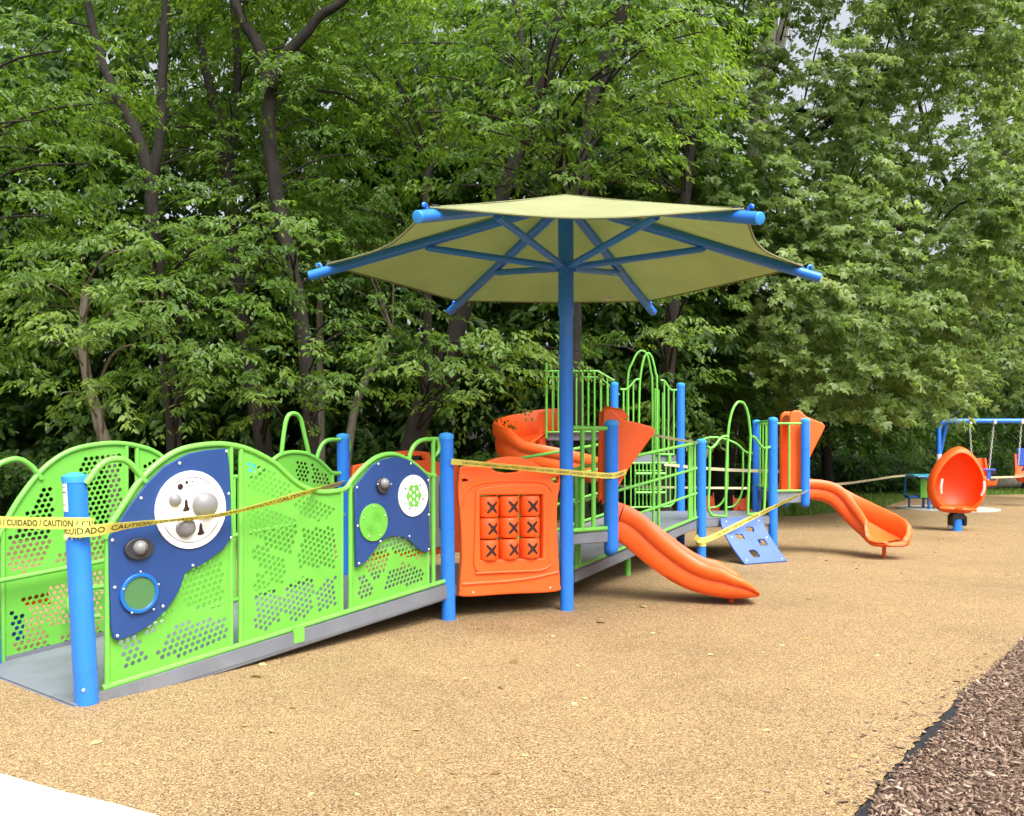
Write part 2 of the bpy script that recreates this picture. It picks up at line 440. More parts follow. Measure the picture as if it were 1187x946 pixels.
# side skirt under the near rail
sk = MB()
for pl_, sgn in ((near, -1), (far, 1)):
    a0, a1 = pl_.w(.05, .0, sgn * .035), pl_.w(RL - .06, .0, sgn * .035)
    q = [Vector((a0.x, a0.y, .055)), Vector((a1.x, a1.y, .335)), Vector((a1.x, a1.y, .215)), Vector((a0.x, a0.y, -.04))]
    nn = Vector((pl_.n.x, pl_.n.y, 0)) * .04 * -sgn
    sk.loft([q, [p + nn for p in q]])
sk.build('skirt', M['deck'], PS, 30)
R0, R1 = V2(.66, 9.15), V2(2.6, 12.15)
ramp2 = Plane(R0, R1 - R0); R2L = (R1 - R0).length; W2 = 1.4
R0f, R1f = R0 + ramp2.n * W2, R1 + ramp2.n * W2
deckpoly('deck', [B + V2(.03, .06), U + V2(-.02, .07), R0, R0f, Cc + V2(.05, .0)], .299, .10)
deckpoly('ramp', [R0, R1, R1f, R0f], [.30, .60, .60, .30], .13)
deckpoly('deck', [R1 + V2(.0, .02), P813, P896, P877, P789, P712 , R1f], .598, .12)
Zs1 = .76
deckpoly('deck', [U + V2(.02, .03), Vp + V2(.04, .0), Vq + V2(.05, .05), V2(.62, 9.14)], Zs1, .125)
deckpoly('deck', [P896 + V2(.02, .02), P932, P908, P877 + V2(.02, 0)], .945, .16)
T1 = [V2(GX(634, 14.2), 14.2), V2(1.62, 14.2), V2(1.62, 15.3), V2(.57, 15.3)]
deckpoly('deck', T1, 1.86, .13)
deckpoly('deck', [P712 + V2(0, .02), P789 + V2(0, .02), P789 + V2(0, 1.2), P712 + V2(0, 1.4)], 1.50, .16)
# legs under the decks
lg = GX(727, 10.9)
MB().lathe([(.045, 0), (.045, .36)], (lg, 10.9, -.02), (0, 0, 1), 14).build('support_leg', M['green'], PS)
for x, y, z in ((.55, 10.1, .30), (2.5, 15.0, 1.4), (.7, 15.2, 1.75), (1.6, 15.1, 1.75), (.64, 14.3, 1.75), (-.7, 9.7, .28)):
    MB().lathe([(.06, 0), (.06, z + .02)], (x, y, -.02), (0, 0, 1), 14).build('support_leg', M['darkgrey'], PS)

# ---- ramp barriers -------------------------------------------------------
z1 = lambda P: [(p[0] * .41237, 460 + p[1] * .41237) for p in P]
z2 = lambda P: [(120 + p[0] * .33816, 490 + p[1] * .33816) for p in P]
z3 = lambda P: [(340 + p[0] * .27491, 470 + p[1] * .27491) for p in P]
zA = lambda P: [(270 + p[0] * .13736, 470 + p[1] * .13736) for p in P]        # crop 270..420
def onp(pl_, P): return [pl_.px(*p) for p in P]
def tp(pl_, P, off=0, n=5): return smooth_path([pl_.w(a, b, off) for a, b in onp(pl_, P)], n)
TR = .0215
def top_z(curve, s):
    for (a, b), (c, d) in zip(curve, curve[1:]):
        if a <= s <= c: return b + (d - b) * (s - a) / max(c - a, 1e-6)
    return curve[0][1] if s < curve[0][0] else curve[-1][1]

top_px = z2([(8, 400), (22, 355), (45, 318), (75, 272), (120, 205), (180, 145), (250, 99), (320, 80), (400, 74), (470, 84), (530, 107), (590, 142), (630, 180), (670, 212), (720, 234), (770, 238)]) + \
    z3([(218, 352), (243, 320), (272, 285), (310, 248), (350, 220), (398, 206), (440, 210), (490, 233), (530, 264), (562, 290), (598, 297)])
top_curve = onp(near, top_px)
bot_px = z2([(0, 913), (828, 645)]); bz0, bz1 = near.px(122, 797), near.px(508, 676)
def zbot(s): return bz0[1] + (bz1[1] - bz0[1]) * (s - bz0[0]) / (bz1[0] - bz0[0])
nb = MB()
nb.tube(smooth_path([near.w(a, b) for a, b in top_curve], 4), TR, 12)
nb.tube([near.w(bz0[0] - .02, zbot(bz0[0] - .02)), near.w(RL - .06, zbot(RL - .06))], TR, 12)
def xs(px, py): return near.px(px, py)[0]
edges = [xs(*p) for p in z2([(12, 600), (436, 400), (470, 400), (815, 400)])] + [xs(*p) for p in z3([(240, 560), (566, 500)])]
for s in edges:
    nb.tube([near.w(s, zbot(s)), near.w(s, top_z(top_curve, s))], TR * .85, 10)
# tall end tube beside the post, hook and loop
s590 = xs(*z3([(590, 300)])[0])
nb.tube([near.w(s590, zbot(s590)), near.w(s590, near.px(*z3([(590, 145)])[0])[1])], TR, 10)
nb.tube(tp(near, z3([(488, 228), (494, 200), (508, 172), (530, 152), (555, 144), (590, 142), (608, 142)])), TR * .95, 10)
nb.tube(tp(near, z3([(606, 142), (613, 165), (612, 190), (603, 208), (590, 215)])), TR * .8, 10)
# loop at the ramp foot
nb.tube(tp(near, z1([(240, 245), (258, 222), (275, 200), (300, 181), (330, 175), (355, 181), (375, 198), (395, 222), (408, 240)])), TR, 12)
nearb = nb.build('ramp_barrier', M['green'], PS, 40, 'near side ramp barrier with three perforated bays and navy activity boards')
MB().box(near.w((edges[0] + edges[1]) / 2, .5, .0), (.001, .001, .001))
# clamps and brackets on bottom rail
for p in z2([(660, 725)]):
    s, z = near.px(*p)
    MB().box(near.w(s, zbot(s) - .05, -.03), (.11, .02, .13), (Vector((*near.u, 0)), Vector((*near.n, 0)), Vector((0, 0, 1)))).build('bracket', M['green'], nearb, 30, None, .006)

def sheet_outline(curve, sa, sb, zb, m=.004, n=14):
    top = [(sa + (sb - sa) * i / n, top_z(curve, sa + (sb - sa) * i / n) - m) for i in range(n + 1)]
    return [(sa, zb(sa)), (sb, zb(sb))] + top[::-1]
patches = {
 0: [z2(p) for p in ([(250, 580), (285, 510), (400, 455), (410, 630), (290, 632)], [(190, 790), (245, 690), (415, 668), (415, 745), (260, 800), (200, 812)],
      [(58, 745), (105, 732), (155, 800), (70, 845)], [(125, 720), (225, 620), (232, 650), (150, 735)])],
 1: [z2(p) for p in ([(498, 138), (545, 146), (640, 218), (625, 262), (585, 258), (496, 236)], [(496, 305), (560, 298), (662, 343), (642, 442), (600, 437), (498, 385)],
      [(513, 433), (547, 423), (632, 490), (607, 547), (583, 547), (518, 470)], [(518, 528), (547, 523), (612, 610), (607, 672), (535, 722), (520, 700)],
      [(688, 363), (792, 363), (797, 495), (663, 495)], [(658, 265), (700, 253), (792, 290), (777, 325), (720, 337), (663, 300)],
      [(622, 560), (690, 523), (722, 545), (712, 652), (640, 682), (618, 620)], [(733, 560), (792, 528), (802, 622), (733, 652)])],
 2: [z3(p) for p in ([(388, 560), (450, 550), (542, 620), (537, 657), (430, 622)], [(303, 682), (350, 595), (395, 588), (402, 662), (350, 737)],
      [(378, 787), (400, 698), (460, 668), (542, 690), (542, 732)], [(273, 715), (300, 708), (342, 800), (278, 827)])]}
for i in range(3):
    ol = sheet_outline(top_curve, edges[2 * i], edges[2 * i + 1], lambda s: zbot(s) + .01)
    plate('perforated_sheet', ol, perforate(ol, [onp(near, p) for p in patches[i]], ang=.2 + .5 * i), .006, near.mat(0), M['sheet'], nearb, smooth=0)

# ---- navy activity boards
def clip_poly(P): return P
bd1 = onp(near, z2([(10, 390), (22, 372), (75, 292), (138, 208), (200, 148), (280, 106), (340, 94), (413, 88), (421, 150), (426, 240), (429, 388), (402, 430), (350, 470), (318, 490), (290, 500), (268, 518), (252, 565), (232, 602), (205, 640), (150, 692), (90, 727), (38, 744), (24, 736), (17, 700), (12, 560)]))
OFF = -.030
board1 = plate('activity_board', bd1, [], .020, near.mat(OFF), M['navy'], nearb, bevel=.004)
bd2 = onp(near, z3([(246, 345), (262, 322), (282, 298), (318, 255), (362, 228), (420, 217), (470, 228), (520, 264), (558, 302), (560, 400), (562, 612), (545, 620), (520, 607), (494, 583), (470, 562), (440, 551), (400, 550), (372, 562), (350, 580), (322, 620), (298, 652), (270, 676), (252, 680)]))
board2 = plate('activity_board', bd2, [], .020, near.mat(OFF), M['navy'], nearb, bevel=.004)
def disc_on(c_px, r_px, name, mat, off, th=.012, ry=None, bevel=.002, pl_=near, par=nearb, holes=[]):
    c = pl_.px(*c_px); D = pl_.w(*c).y; r = r_px / 1000 * D
    return plate(name, circle(c, r, 40), holes, th, pl_.mat(off), mat, par, bevel=bevel), c, r
def dome_on(c_px, r_px, name, mat, off, flat=.9, pl_=near, par=nearb, seg=28):
    c = pl_.px(*c_px); p = pl_.w(c[0], c[1], off); r = r_px / 1000 * p.y
    ax = Vector((-pl_.n.x, -pl_.n.y, 0))
    prof = [(r * math.cos(t), r * flat * math.sin(t)) for t in [i * math.pi / 2 / 9 for i in range(10)]]
    return MB().lathe(prof, p, ax, seg).build(name, mat, par, 50)
zz2 = lambda a, b: z2([(a, b)])[0]
zz3 = lambda a, b: z3([(a, b)])[0]
zM = lambda a, b: (170 + a * .11628, 530 + b * .11628)
dsk, dc, dr = disc_on((217.5, 590.5), 45, 'music_disc', M['white'], -.046, .012)
# printed rings, dots and bell shapes on the white disc (thin pieces 1 mm proud)
ring = plate('disc_line', circle(dc, dr * .845, 48), [circle(dc, dr * .832, 48)], .001, near.mat(-.0535), M['darkgrey'], nearb)
for a, b, r in ((293, 293, 3.6), (357, 250, 1.9), (411, 240, 1.0), (450, 247, .5)):
    disc_on(zM(a, b), r, 'disc_hole', M['mark'], -.0535, .001, bevel=0)
for (a, b) in ((352, 480), (497, 715)):
    q = [(-8, 62), (8, 62), (10, 45), (18, 38), (13, 22), (22, -10), (36, -30), (30, -46), (0, -58), (-32, -58), (-34, -44), (-20, -22), (-16, 10), (-14, 40)]
    plate('bell_shape', onp(near, [zM(a + x, b - y) for x, y in q]), [], .0012, near.mat(-.0536), M['mark'], nearb)
dome_on(zM(240, 425), 7.9, 'dome', M['silver'], -.050); dome_on(zM(535, 470), 16.0, 'dome', M['silver'], -.050, .85); dome_on(zM(343, 695), 12.2, 'dome', M['silver'], -.050, .9)
# little bell (dark oval boss and grey dome)
def oval(c_px, rx, ry, th, off, mat, name):
    c = near.px(*c_px); D = near.w(*c).y
    return plate(name, circle(c, rx / 1000 * D, 32, ry / 1000 * D), [], th, near.mat(off), mat, nearb, bevel=.006)
oval(zz2(108, 430), 17.5, 12.6, .03, -.05, M['darkgrey'], 'bell_boss'); dome_on(zz2(108, 426), 8.6, 'dome', M['silver'], -.062, 1.0)
oval(zz3(360, 337), 9.5, 9.2, .03, -.05, M['darkgrey'], 'bell_boss'); dome_on(zz3(362, 328), 6.2, 'dome', M['silver'], -.062, 1.0)
MB().tube(smooth_path([near.w(*near.px(*zz2(108 + a, 426 + b)), -.062 - .05 * math.cos(b / 26 * 1.4)) for a, b in ((4, -22), (9, -8), (9, 8), (4, 22))], 4), .0018, 6).build('bell_groove', M['mark'], nearb)
# drum window
c = near.px(*zz2(110, 582)); rD = 23.0 / 1000 * 5.75
plate('drum_ring', circle(c, rD, 40), [circle(c, rD * .80, 40)], .022, near.mat(-.05), M['ring'], nearb, bevel=.006)
plate('drum_window', circle(c, rD * .81, 40), [], .008, near.mat(-.048), M['lens'], nearb)
def bolts(P, r=.0105, off=-.040):
    for p in P:
        s, z = near.px(*p)
        MB().lathe([(r, 0), (r, .003), (r * .6, .008), (.001, .009)], near.w(s, z, off), (-near.n.x, -near.n.y, 0), 10).build('bolt', M['bolt'], nearb)
bolts(z2([(118, 258), (250, 139), (410, 98), (418, 243), (20, 402), (28, 563), (37, 728), (193, 627), (295, 488), (426, 393), (68, 430), (148, 424)]))
bolts(z2([(110, 508), (172, 551), (155, 636), (80, 648), (52, 567)]), .008, -.061)
bolts(z3([(345, 247), (482, 245), (555, 315), (557, 460), (558, 605), (476, 550), (354, 572), (264, 665), (258, 507), (255, 345)]))
bolts(z3([(334, 331), (391, 331)]), .008, -.062)
# green rippled disc and flower window of the second board
g, gc, gr = disc_on(zz3(323, 492), 21.8, 'ripple_disc', M['sheet'], -.046, .012)
for i in range(1, 5):
    plate('ripple', circle(gc, gr * (.12 + .11 * i), 36), [circle(gc, gr * (.085 + .11 * i), 36)], .004, near.mat(-.053), M['green'], nearb)
bolts(z3([(321, 424), (369, 464), (349, 545), (299, 550), (279, 473)]), .008, -.052)
wv, wc, wr = disc_on(zz3(490, 380), 24.0, 'star_disc', M['white'], -.046, .012)
fl = [(wc[0] + wr * .46 * (1 + .10 * math.cos(6 * t)) * math.cos(t), wc[1] + wr * .54 * (1 + .10 * math.cos(6 * t)) * math.sin(t)) for t in [2 * math.pi * k / 48 for k in range(48)]]
plate('flower', fl, [circle((wc[0] + wr * .27 * math.cos(t), wc[1] + wr * .33 * math.sin(t)), wr * .10, 14) for t in [R(30 + 60 * k) for k in range(6)]] + [circle(wc, wr * .10, 14)], .006, near.mat(-.054), M['sheet'], nearb)
for k in range(22):
    t = 2.399 * k * 1.7; rr = wr * (.66 if k % 2 else .84)
    plate('dot', circle((wc[0] + rr * math.cos(2 * math.pi * k / 22), wc[1] + rr * math.sin(2 * math.pi * k / 22)), wr * (.035 if k % 3 else .05), 8), [], .001, near.mat(-.0535), M['mark' if k % 2 else 'sheet'], nearb)

# ---- far side barrier of the ramp
fb = MB()
ftop_px = z1([(-20, 420), (8, 370), (35, 318), (75, 258), (125, 200), (185, 158), (250, 138), (330, 131), (400, 142), (440, 158), (470, 178)])
ftop = onp(far, ftop_px)
f2 = onp(far, zA([(0, 640), (120, 600), (250, 530), (335, 462), (400, 418), (470, 399), (540, 396), (610, 405), (680, 435), (740, 478), (790, 525), (840, 570), (920, 572)]))
# first far wave dips under the near barrier before it climbs again
mid = [(ftop[-1][0] + (f2[0][0] - ftop[-1][0]) * t, ftop[-1][1] + (f2[0][1] - .0 - ftop[-1][1]) * t) for t in (.35, .7)]
fcurve = ftop + mid + f2[1:]
fb.tube(smooth_path([far.w(a, b) for a, b in fcurve], 4), TR, 12)
fz0, fz1 = far.px(*z1([(0, 770)])[0]), far.px(*z1([(290, 690)])[0])
def fzb(s): return fz0[1] + (.36 - fz0[1]) * (s - fz0[0]) / (RL - .1 - fz0[0])
fb.tube([far.w(-.05, fzb(-.05)), far.w(RL - .06, fzb(RL - .06))], TR, 12)
fe = [far.px(*z1([(8, 600)])[0])[0], far.px(*z1([(355, 300)])[0])[0], far.px(*z1([(385, 300)])[0])[0]]
fe += [fe[2] + .93, fe[2] + .985, f2[-2][0]]
for s in fe: fb.tube([far.w(s, fzb(s)), far.w(s, top_z(fcurve, s))], TR * .85, 10)
fb.tube(tp(far, z1([(-40, 230), (-10, 195), (30, 177), (60, 178), (85, 193), (105, 215), (116, 232)])), TR, 12)
fb.tube(tp(far, zA([(410, 412), (418, 330), (432, 220), (450, 125), (475, 80), (510, 68), (545, 80), (575, 125), (602, 240), (625, 340), (642, 412)])), TR, 12)
fb.tube(tp(far, zA([(708, 450), (725, 390), (755, 330), (800, 295), (860, 289), (975, 289)])), TR, 12)
fb.tube(tp(far, zA([(975, 289), (985, 340), (975, 390), (940, 425), (920, 430)])), TR * .8, 10)
s_ = far.px(*zA([(915, 300)])[0])
fb.tube([far.w(s_[0], .36), far.w(s_[0], s_[1])], TR, 10)
# inner hand rails with loop ends
for dz in (0, ):
    h0 = far.px(*z1([(0, 510)])[0]); h1 = far.px(*z1([(280, 455)])[0])
    fb.tube([far.w(h0[0] - .1, h0[1] - .01, -.10), far.w(RL - .1, h1[1] + (RL - .1 - h1[0]) * .085, -.10)], .019, 10)
lo = onp(far, z1([(282, 528), (225, 536), (195, 545), (178, 565), (176, 590), (186, 610), (205, 618), (262, 612)]))
fb.tube(smooth_path([far.w(a, b, -.10) for a, b in lo], 4), .019, 10)
farb = fb.build('ramp_barrier', M['green'], PS, 40, 'far side ramp barrier with perforated green bays')
fp = [[z1(p) for p in ([(25, 478), (28, 400), (125, 258), (147, 258), (147, 380), (112, 470), (60, 497)], [(215, 210), (250, 172), (335, 158), (337, 330), (335, 450), (250, 440), (240, 370), (235, 250)],
      [(150, 475), (200, 400), (240, 395), (280, 400), (280, 455)], [(60, 560), (130, 545), (250, 490), (290, 485), (280, 600), (190, 640), (130, 640)],
      [(40, 720), (35, 610), (70, 610), (135, 660), (135, 705)], [(160, 690), (200, 645), (285, 600), (285, 682)])],
      [z1([(400, 195), (425, 175), (460, 195), (460, 400), (400, 400)]), z2([(440, 260), (480, 260), (480, 600), (440, 600)])],
      [zA([(535, 475), (635, 475), (640, 650), (540, 650)]), zA([(672, 500), (800, 600), (810, 680), (680, 650)])]]
for i in range(3):
    ol = sheet_outline(fcurve, fe[2 * i], fe[2 * i + 1], lambda s: fzb(s) + .01)
    plate('perforated_sheet', ol, perforate(ol, [onp(far, p) for p in fp[i]], ang=.1 + .4 * i), .006, far.mat(0), M['sheet'], farb, smooth=0)
# boards on the outer face of the far barrier, seen through the holes
q = onp(far, z1([(40, 545), (140, 540), (150, 585), (45, 590)])); plate('orange_board', q, [], .015, far.mat(.05), M['orange'], farb)
q = onp(far, z1([(32, 605), (75, 605), (75, 690), (32, 690)])); plate('blue_board', q, [], .015, far.mat(.05), M['blueseat'], farb)
sA, sB = fe[4] + .05, fe[5]
plate('orange_board', [(sA, .75), (sB, .82), (sB, 1.0), ((sA + sB) / 2, 1.13), (sA, 1.0)], [], .015, far.mat(.05), M['orange'], farb)
plate('cyan_board', [(fe[4] - .3, .55), (fe[4] - .02, .58), (fe[4] - .02, 1.0), (fe[4] - .3, .95)], [], .015, far.mat(.05), M['cyan'], farb)
plate('cyan_board', onp(far, z2([(485, 130), (530, 130), (530, 200), (485, 200)])), [], .015, far.mat(.02), M['cyan'], farb)

def smooth_closed(P, n=4):
    Q = [Vector((a, b, 0)) for a, b in P]; k = len(Q)
    S = smooth_path([Q[-2], Q[-1]] + Q + [Q[0], Q[1]], n)
    return [(v.x, v.y) for v in S[2 * n:(2 + k) * n]]
# ---- tic-tac-toe panel between the second post and the shade pole
tt = Plane(B, U - B)
tt_out = smooth_closed(onp(tt, z3([(694, 300), (697, 268), (715, 256), (760, 250), (800, 241), (835, 228), (870, 219), (915, 215), (960, 220), (1005, 238), (1050, 262), (1085, 272), (1116, 280), (1119, 300), (1118, 350), (1113, 370), (1108, 420), (1106, 480), (1108, 560), (1113, 640), (1117, 700), (1119, 750), (1104, 783), (900, 794), (714, 805), (697, 782), (698, 745), (702, 700), (705, 640), (703, 540), (697, 440), (692, 400), (690, 350)])))
slot = onp(tt, z3([(832, 266), (850, 258), (895, 255), (940, 260), (958, 268), (940, 280), (895, 284), (850, 278)]))
ears = [onp(tt, z3(p)) for p in ([(693, 305), (722, 300), (742, 312), (732, 326), (700, 328)], [(1084, 315), (1096, 303), (1112, 300), (1112, 326), (1094, 326)])]
win = onp(tt, z3([(780, 378), (1042, 376), (1043, 500), (1042, 642), (782, 647), (780, 520)]))
ttp = plate('game_panel', tt_out, [slot, win] + ears, .075, tt.mat(0), M['orange'], PS, bevel=.014, label='orange moulded game panel with nine turning blocks marked X')
# moulded steps round the window: two raised frames
def ring_shape(z3out, z3in, off, th, bev):
    plate('moulded_frame', onp(tt, z3(z3out)), [onp(tt, z3(z3in))], th, tt.mat(off), M['orange'], ttp, bevel=bev)
ring_shape([(760, 400), (764, 360), (790, 345), (900, 330), (1020, 332), (1060, 345), (1066, 380), (1066, 560), (1072, 650), (1060, 685), (1000, 700), (900, 706), (790, 708), (760, 695), (752, 660), (757, 560)],
           [(779, 376), (1043, 374), (1044, 500), (1043, 644), (781, 649), (779, 520)], -.042, .03, .011)
MB().tube(tp(tt, z3([(712, 420), (722, 370), (745, 342), (800, 325), (900, 318), (1010, 320), (1060, 330), (1084, 360)]), -.035), .013, 8).build('moulded_rib', M['orange'], ttp)
MB().tube(tp(tt, z3([(706, 752), (800, 745), (900, 738), (1000, 725), (1060, 712), (1110, 700)]), -.032), .02, 8).build('moulded_rib', M['orange'], ttp)
MB().tube(tp(tt, z3([(762, 705), (850, 700), (960, 696), (1040, 690), (1075, 670)]), -.048), .014, 8).build('moulded_rib', M['orange'], ttp)
for (a, b) in ((753, 786), (1076, 767)):
    s, z = tt.px(*zz3(a, b)); MB().lathe([(.012, 0), (.01, .006), (.001, .008)], tt.w(s, z, -.038), (-tt.n.x, -tt.n.y, 0), 10).build('bolt', M['bolt'], ttp)
for k in range(4):
    s0, z0 = tt.px(*zz3(950, 758 + 6 * k)); s1, z1_ = tt.px(*zz3(1015, 755 + 6 * k))
    MB().tube([tt.w(s0, z0, -.036), tt.w(s1, z1_, -.036)], .0025, 6).build('moulded_line', M['orange'], ttp)
nV = Vector((tt.n.x, tt.n.y, 0)); uV = Vector((tt.u.x, tt.u.y, 0))
rnd = random.Random(3)
for r_, yy in enumerate((425, 513, 604)):
    zc = tt.px(*zz3(908, yy))[1]
    rod = [tt.w(tt.px(*zz3(782, yy))[0], zc), tt.w(tt.px(*zz3(1040, yy))[0], zc)]
    for c_, xx in enumerate((822, 908, 996)):
        s, _ = tt.px(*zz3(xx, yy)); p = tt.w(s, zc, .0)
        rb_ = .100; hh = .098
        prof = [(rb_ * .8, -hh), (rb_ * .93, -hh + .006), (rb_, -hh + .022), (rb_, hh - .022), (rb_ * .93, hh - .006), (rb_ * .8, hh)]
        bl_ = MB().lathe(prof, p, (0, 0, 1), 28).build('game_block', M['orange2'], ttp, 40)
        ang0 = rnd.uniform(-.14, .14) + (.12 if c_ < 2 else .0)
        for d in (-1, 1):
            rings = []
            for i in range(9):
                t = (i / 8 - .5); h = t * .105 * d; a = t * .098 / rb_ + ang0
                wv_ = .0125 * (1.2 - abs(t))
                pts = []
                for sg in (-1, 1):
                    a2 = a + sg * wv_ / rb_ * .8; h2 = h - sg * wv_ * .8 * d
                    pts.append(p + (uV * math.sin(a2) - nV * math.cos(a2)) * (rb_ + .0025 + .0006 * d) + Vector((0, 0, h2)))
                rings.append(pts)
            MB().loft(rings, closed=False).build('x_stroke', M['mark'], bl_)
for xx in (862, 952, 1036):
    s, _ = tt.px(*zz3(xx, 500)); MB().tube([tt.w(s, win[0][1] - .0, .03), tt.w(s, win[4][1], .03)], .008, 8).build('rod', M['tape'], ttp)
# blue clamp arms tying the panel to both posts
for P_, Q in ((B, .075), (U, -.085)):
    pass

# ---- far panel of the landing (orange shop-front style panel with grey insert)
lf = Plane(Cc, R0f - Cc)
L_ = (R0f - Cc).length
po = [(.06, .42), (L_ - .1, .42), (L_ - .08, 1.25), (L_ - .15, 1.42), (L_ - .5, 1.46), (L_ * .5 + .25, 1.56), (L_ * .5, 1.58), (L_ * .5 - .25, 1.56), (.3, 1.46), (.08, 1.42), (.05, 1.2)]
fpn = plate('game_panel', po, [[(.25, .72), (L_ - .3, .72), (L_ - .3, 1.22), (.25, 1.22)], [(L_ * .5 - .2, 1.47), (L_ * .5 + .2, 1.47), (L_ * .5 + .17, 1.52), (L_ * .5 - .17, 1.52)]], .07, lf.mat(0), M['orange'], PS, bevel=.012)
plate('insert', [(.22, .5), (L_ - .28, .5), (L_ - .28, 1.3), (.22, 1.3)], [], .02, lf.mat(-.05), M['greydisc'], fpn, bevel=.003)
for a in (.35, .62, .9, 1.15):
    MB().box(lf.w(a, .97, -.07), (.05, .02, .5), (Vector((*lf.u, 0)), Vector((*lf.n, 0)), Vector((0, 0, 1)))).build('slider_bar', M['black'], fpn)

# ---- pickets, gates, rails
def rail_barrier(pl_, s0, s1, zb, zt, pitch=.11, r=.016, rp=.012, name='barrier', label=None, off=0):
    m = MB(); m.tube([pl_.w(s0, zb, off), pl_.w(s1, zb, off)], r, 10); m.tube([pl_.w(s0, zt, off), pl_.w(s1, zt, off)], r, 10)
    n = max(1, round((s1 - s0) / pitch))
    for i in range(1, n): m.tube([pl_.w(s0 + (s1 - s0) * i / n, zb, off), pl_.w(s0 + (s1 - s0) * i / n, zt, off)], rp, 8)
    return m
# between the shade pole and the first slide
uv = Plane(U, Vp - U); Luv = (Vp - U).length
m = MB(); zt, zb_ = GZ(496.5, 8.75), GZ(613.5, 8.75)
m.tube([uv.w(.07, zt), uv.w(Luv - .07, zt)], .024, 10); m.tube([uv.w(.07, zb_), uv.w(Luv - .07, zb_)], .024, 10)
for px_ in (675, 688): s = uv.px(px_, 520)[0]; m.tube([uv.w(s, zt), uv.w(s, zb_)], .024, 10)
m.build('barrier', M['green'], PS, 40)
# second ramp rails, both sides
for off, nm in ((0, 'n'), (W2, 'f')):
    m = MB()
    def zr(s): return .30 + .30 * s / R2L
    for k, dz in enumerate((1.08, .72, .37, .03)):
        m.tube([ramp2.w(-.02 if k else -.02, zr(0) + dz, off), ramp2.w(R2L + .0, zr(R2L) + dz, off)], .021 if k in (0, 3) else .018, 10)
    ss = [ramp2.px(757.5, 540)[0], ramp2.px(763.5, 540)[0], R2L - .28, R2L - .20, R2L - .08, .04, .11] if off == 0 else [.03, 1.1, 1.2, 2.3, 2.4, R2L - .05]
    for s in ss: m.tube([ramp2.w(s, zr(s) + .03, off), ramp2.w(s, zr(s) + 1.08, off)], .019, 10)
    m.build('ramp_railing', M['green'], PS, 40)
# gate arch over the curved climber
z7 = lambda P: [(800 + p[0] * .21136, 460 + p[1] * .21136) for p in P]
ga = Plane(P813, P896 - P813)
m = MB()
def gt(P, r=.019, n=5): m.tube(tp(ga, z7(P), 0, n), r, 10)
gt([(95, 270), (105, 280), (122, 279), (140, 262), (160, 235), (180, 219), (203, 216)])
gt([(340, 216), (358, 228), (380, 258), (400, 279), (420, 281), (438, 275)])
gt([(196, 655), (197, 450), (205, 250), (214, 150), (232, 75), (255, 35), (275, 28), (298, 42), (318, 100), (330, 200), (330, 260), (322, 450), (316, 648)])
gt([(108, 280), (106, 450), (100, 600), (112, 640), (130, 652), (196, 655)]); gt([(418, 281), (412, 450), (406, 610), (398, 632), (375, 640), (316, 645)])
m.build('arch_gate', M['green'], PS, 40)
# rear barrier seen through the gate
rb_ = Plane(P789, P877 - P789); Lr = (P877 - P789).length
m = MB(); m.tube(smooth_path([rb_.w(.06, 1.62), rb_.w(Lr * .4, 1.78), rb_.w(Lr * .7, 1.70), rb_.w(Lr * .85, 1.55), rb_.w(Lr - .06, 1.52)], 5), .018, 10)
for f_ in (.62, .82): m.tube(smooth_path([rb_.w(Lr * f_, 1.68 if f_ < .7 else 1.58), rb_.w(Lr * f_, 1.1), rb_.w(Lr * f_ - .03, .85), rb_.w(Lr * f_ - .14, .68), rb_.w(Lr * f_ - .3, .64)], 5), .016, 8)
m.build('barrier', M['green'], PS, 40)
# barrier on the second slide's deck
sd = Plane(P896, P932 - P896); Ls = (P932 - P896).length
m = rail_barrier(sd, .06, Ls - .06, GZ(569, 12.85), GZ(491, 12.85), .17, .018, .016); m.build('barrier', M['green'], PS, 40)
sd2 = Plane(P877, P908 - P877); m = rail_barrier(sd2, .05, (P908 - P877).length - .05, 1.0, 2.0, .12, .018, .014); m.build('barrier', M['green'], PS, 40)
bc = Plane(P896, P877 - P896); m = rail_barrier(bc, .06, (P877 - P896).length - .06, 1.0, 2.02, .2, .018, .014); m.build('barrier', M['green'], PS, 40)
# tall deck: picket barrier, front and back
zB = lambda P: [(620 + p[0] * .17692, 395 + p[1] * .17692) for p in P]
for d_, dx in ((14.15, 0), (15.25, 0)):
    tb = Plane((0, d_), (1, 0)); m = MB()
    sh = lambda P: tp(Plane((0, 14.15), (1, 0)), zB(P), d_ - 14.15, 1)
    if d_ < 15:
        tb = Plane((0, 14.15), (1, 0))
        topc = zB([(75, 200), (410, 199), (520, 262)]); m.tube(tp(tb, topc, 0, 1), .018, 10)
        m.tube(tp(tb, zB([(78, 600), (500, 595)]), 0, 1), .018, 10)
        m.tube(tp(tb, zB([(75, 145), (75, 640)]), 0, 1), .022, 10)
        for x in (116, 153, 190, 230, 272, 312, 351, 391, 431, 475):
            y = 200 if x < 410 else 200 + (x - 410) * .57
            m.tube(tp(tb, zB([(x, y), (x, 598)]), 0, 1), .015, 8)
    else:
        m.tube([Vector((.6, d_, 2.86)), Vector((1.55, d_, 2.86)), Vector((1.9, d_, 2.55))], .018, 10); m.tube([Vector((.6, d_, 1.9)), Vector((1.9, d_, 1.9))], .018, 10)
        for i in range(11): m.tube([Vector((.62 + i * .12, d_, 1.9)), Vector((.62 + i * .12, d_, 2.86 - max(0, .62 + i * .12 - 1.55) * .88))], .014, 8)
    m.build('barrier', M['green'], PS, 40)
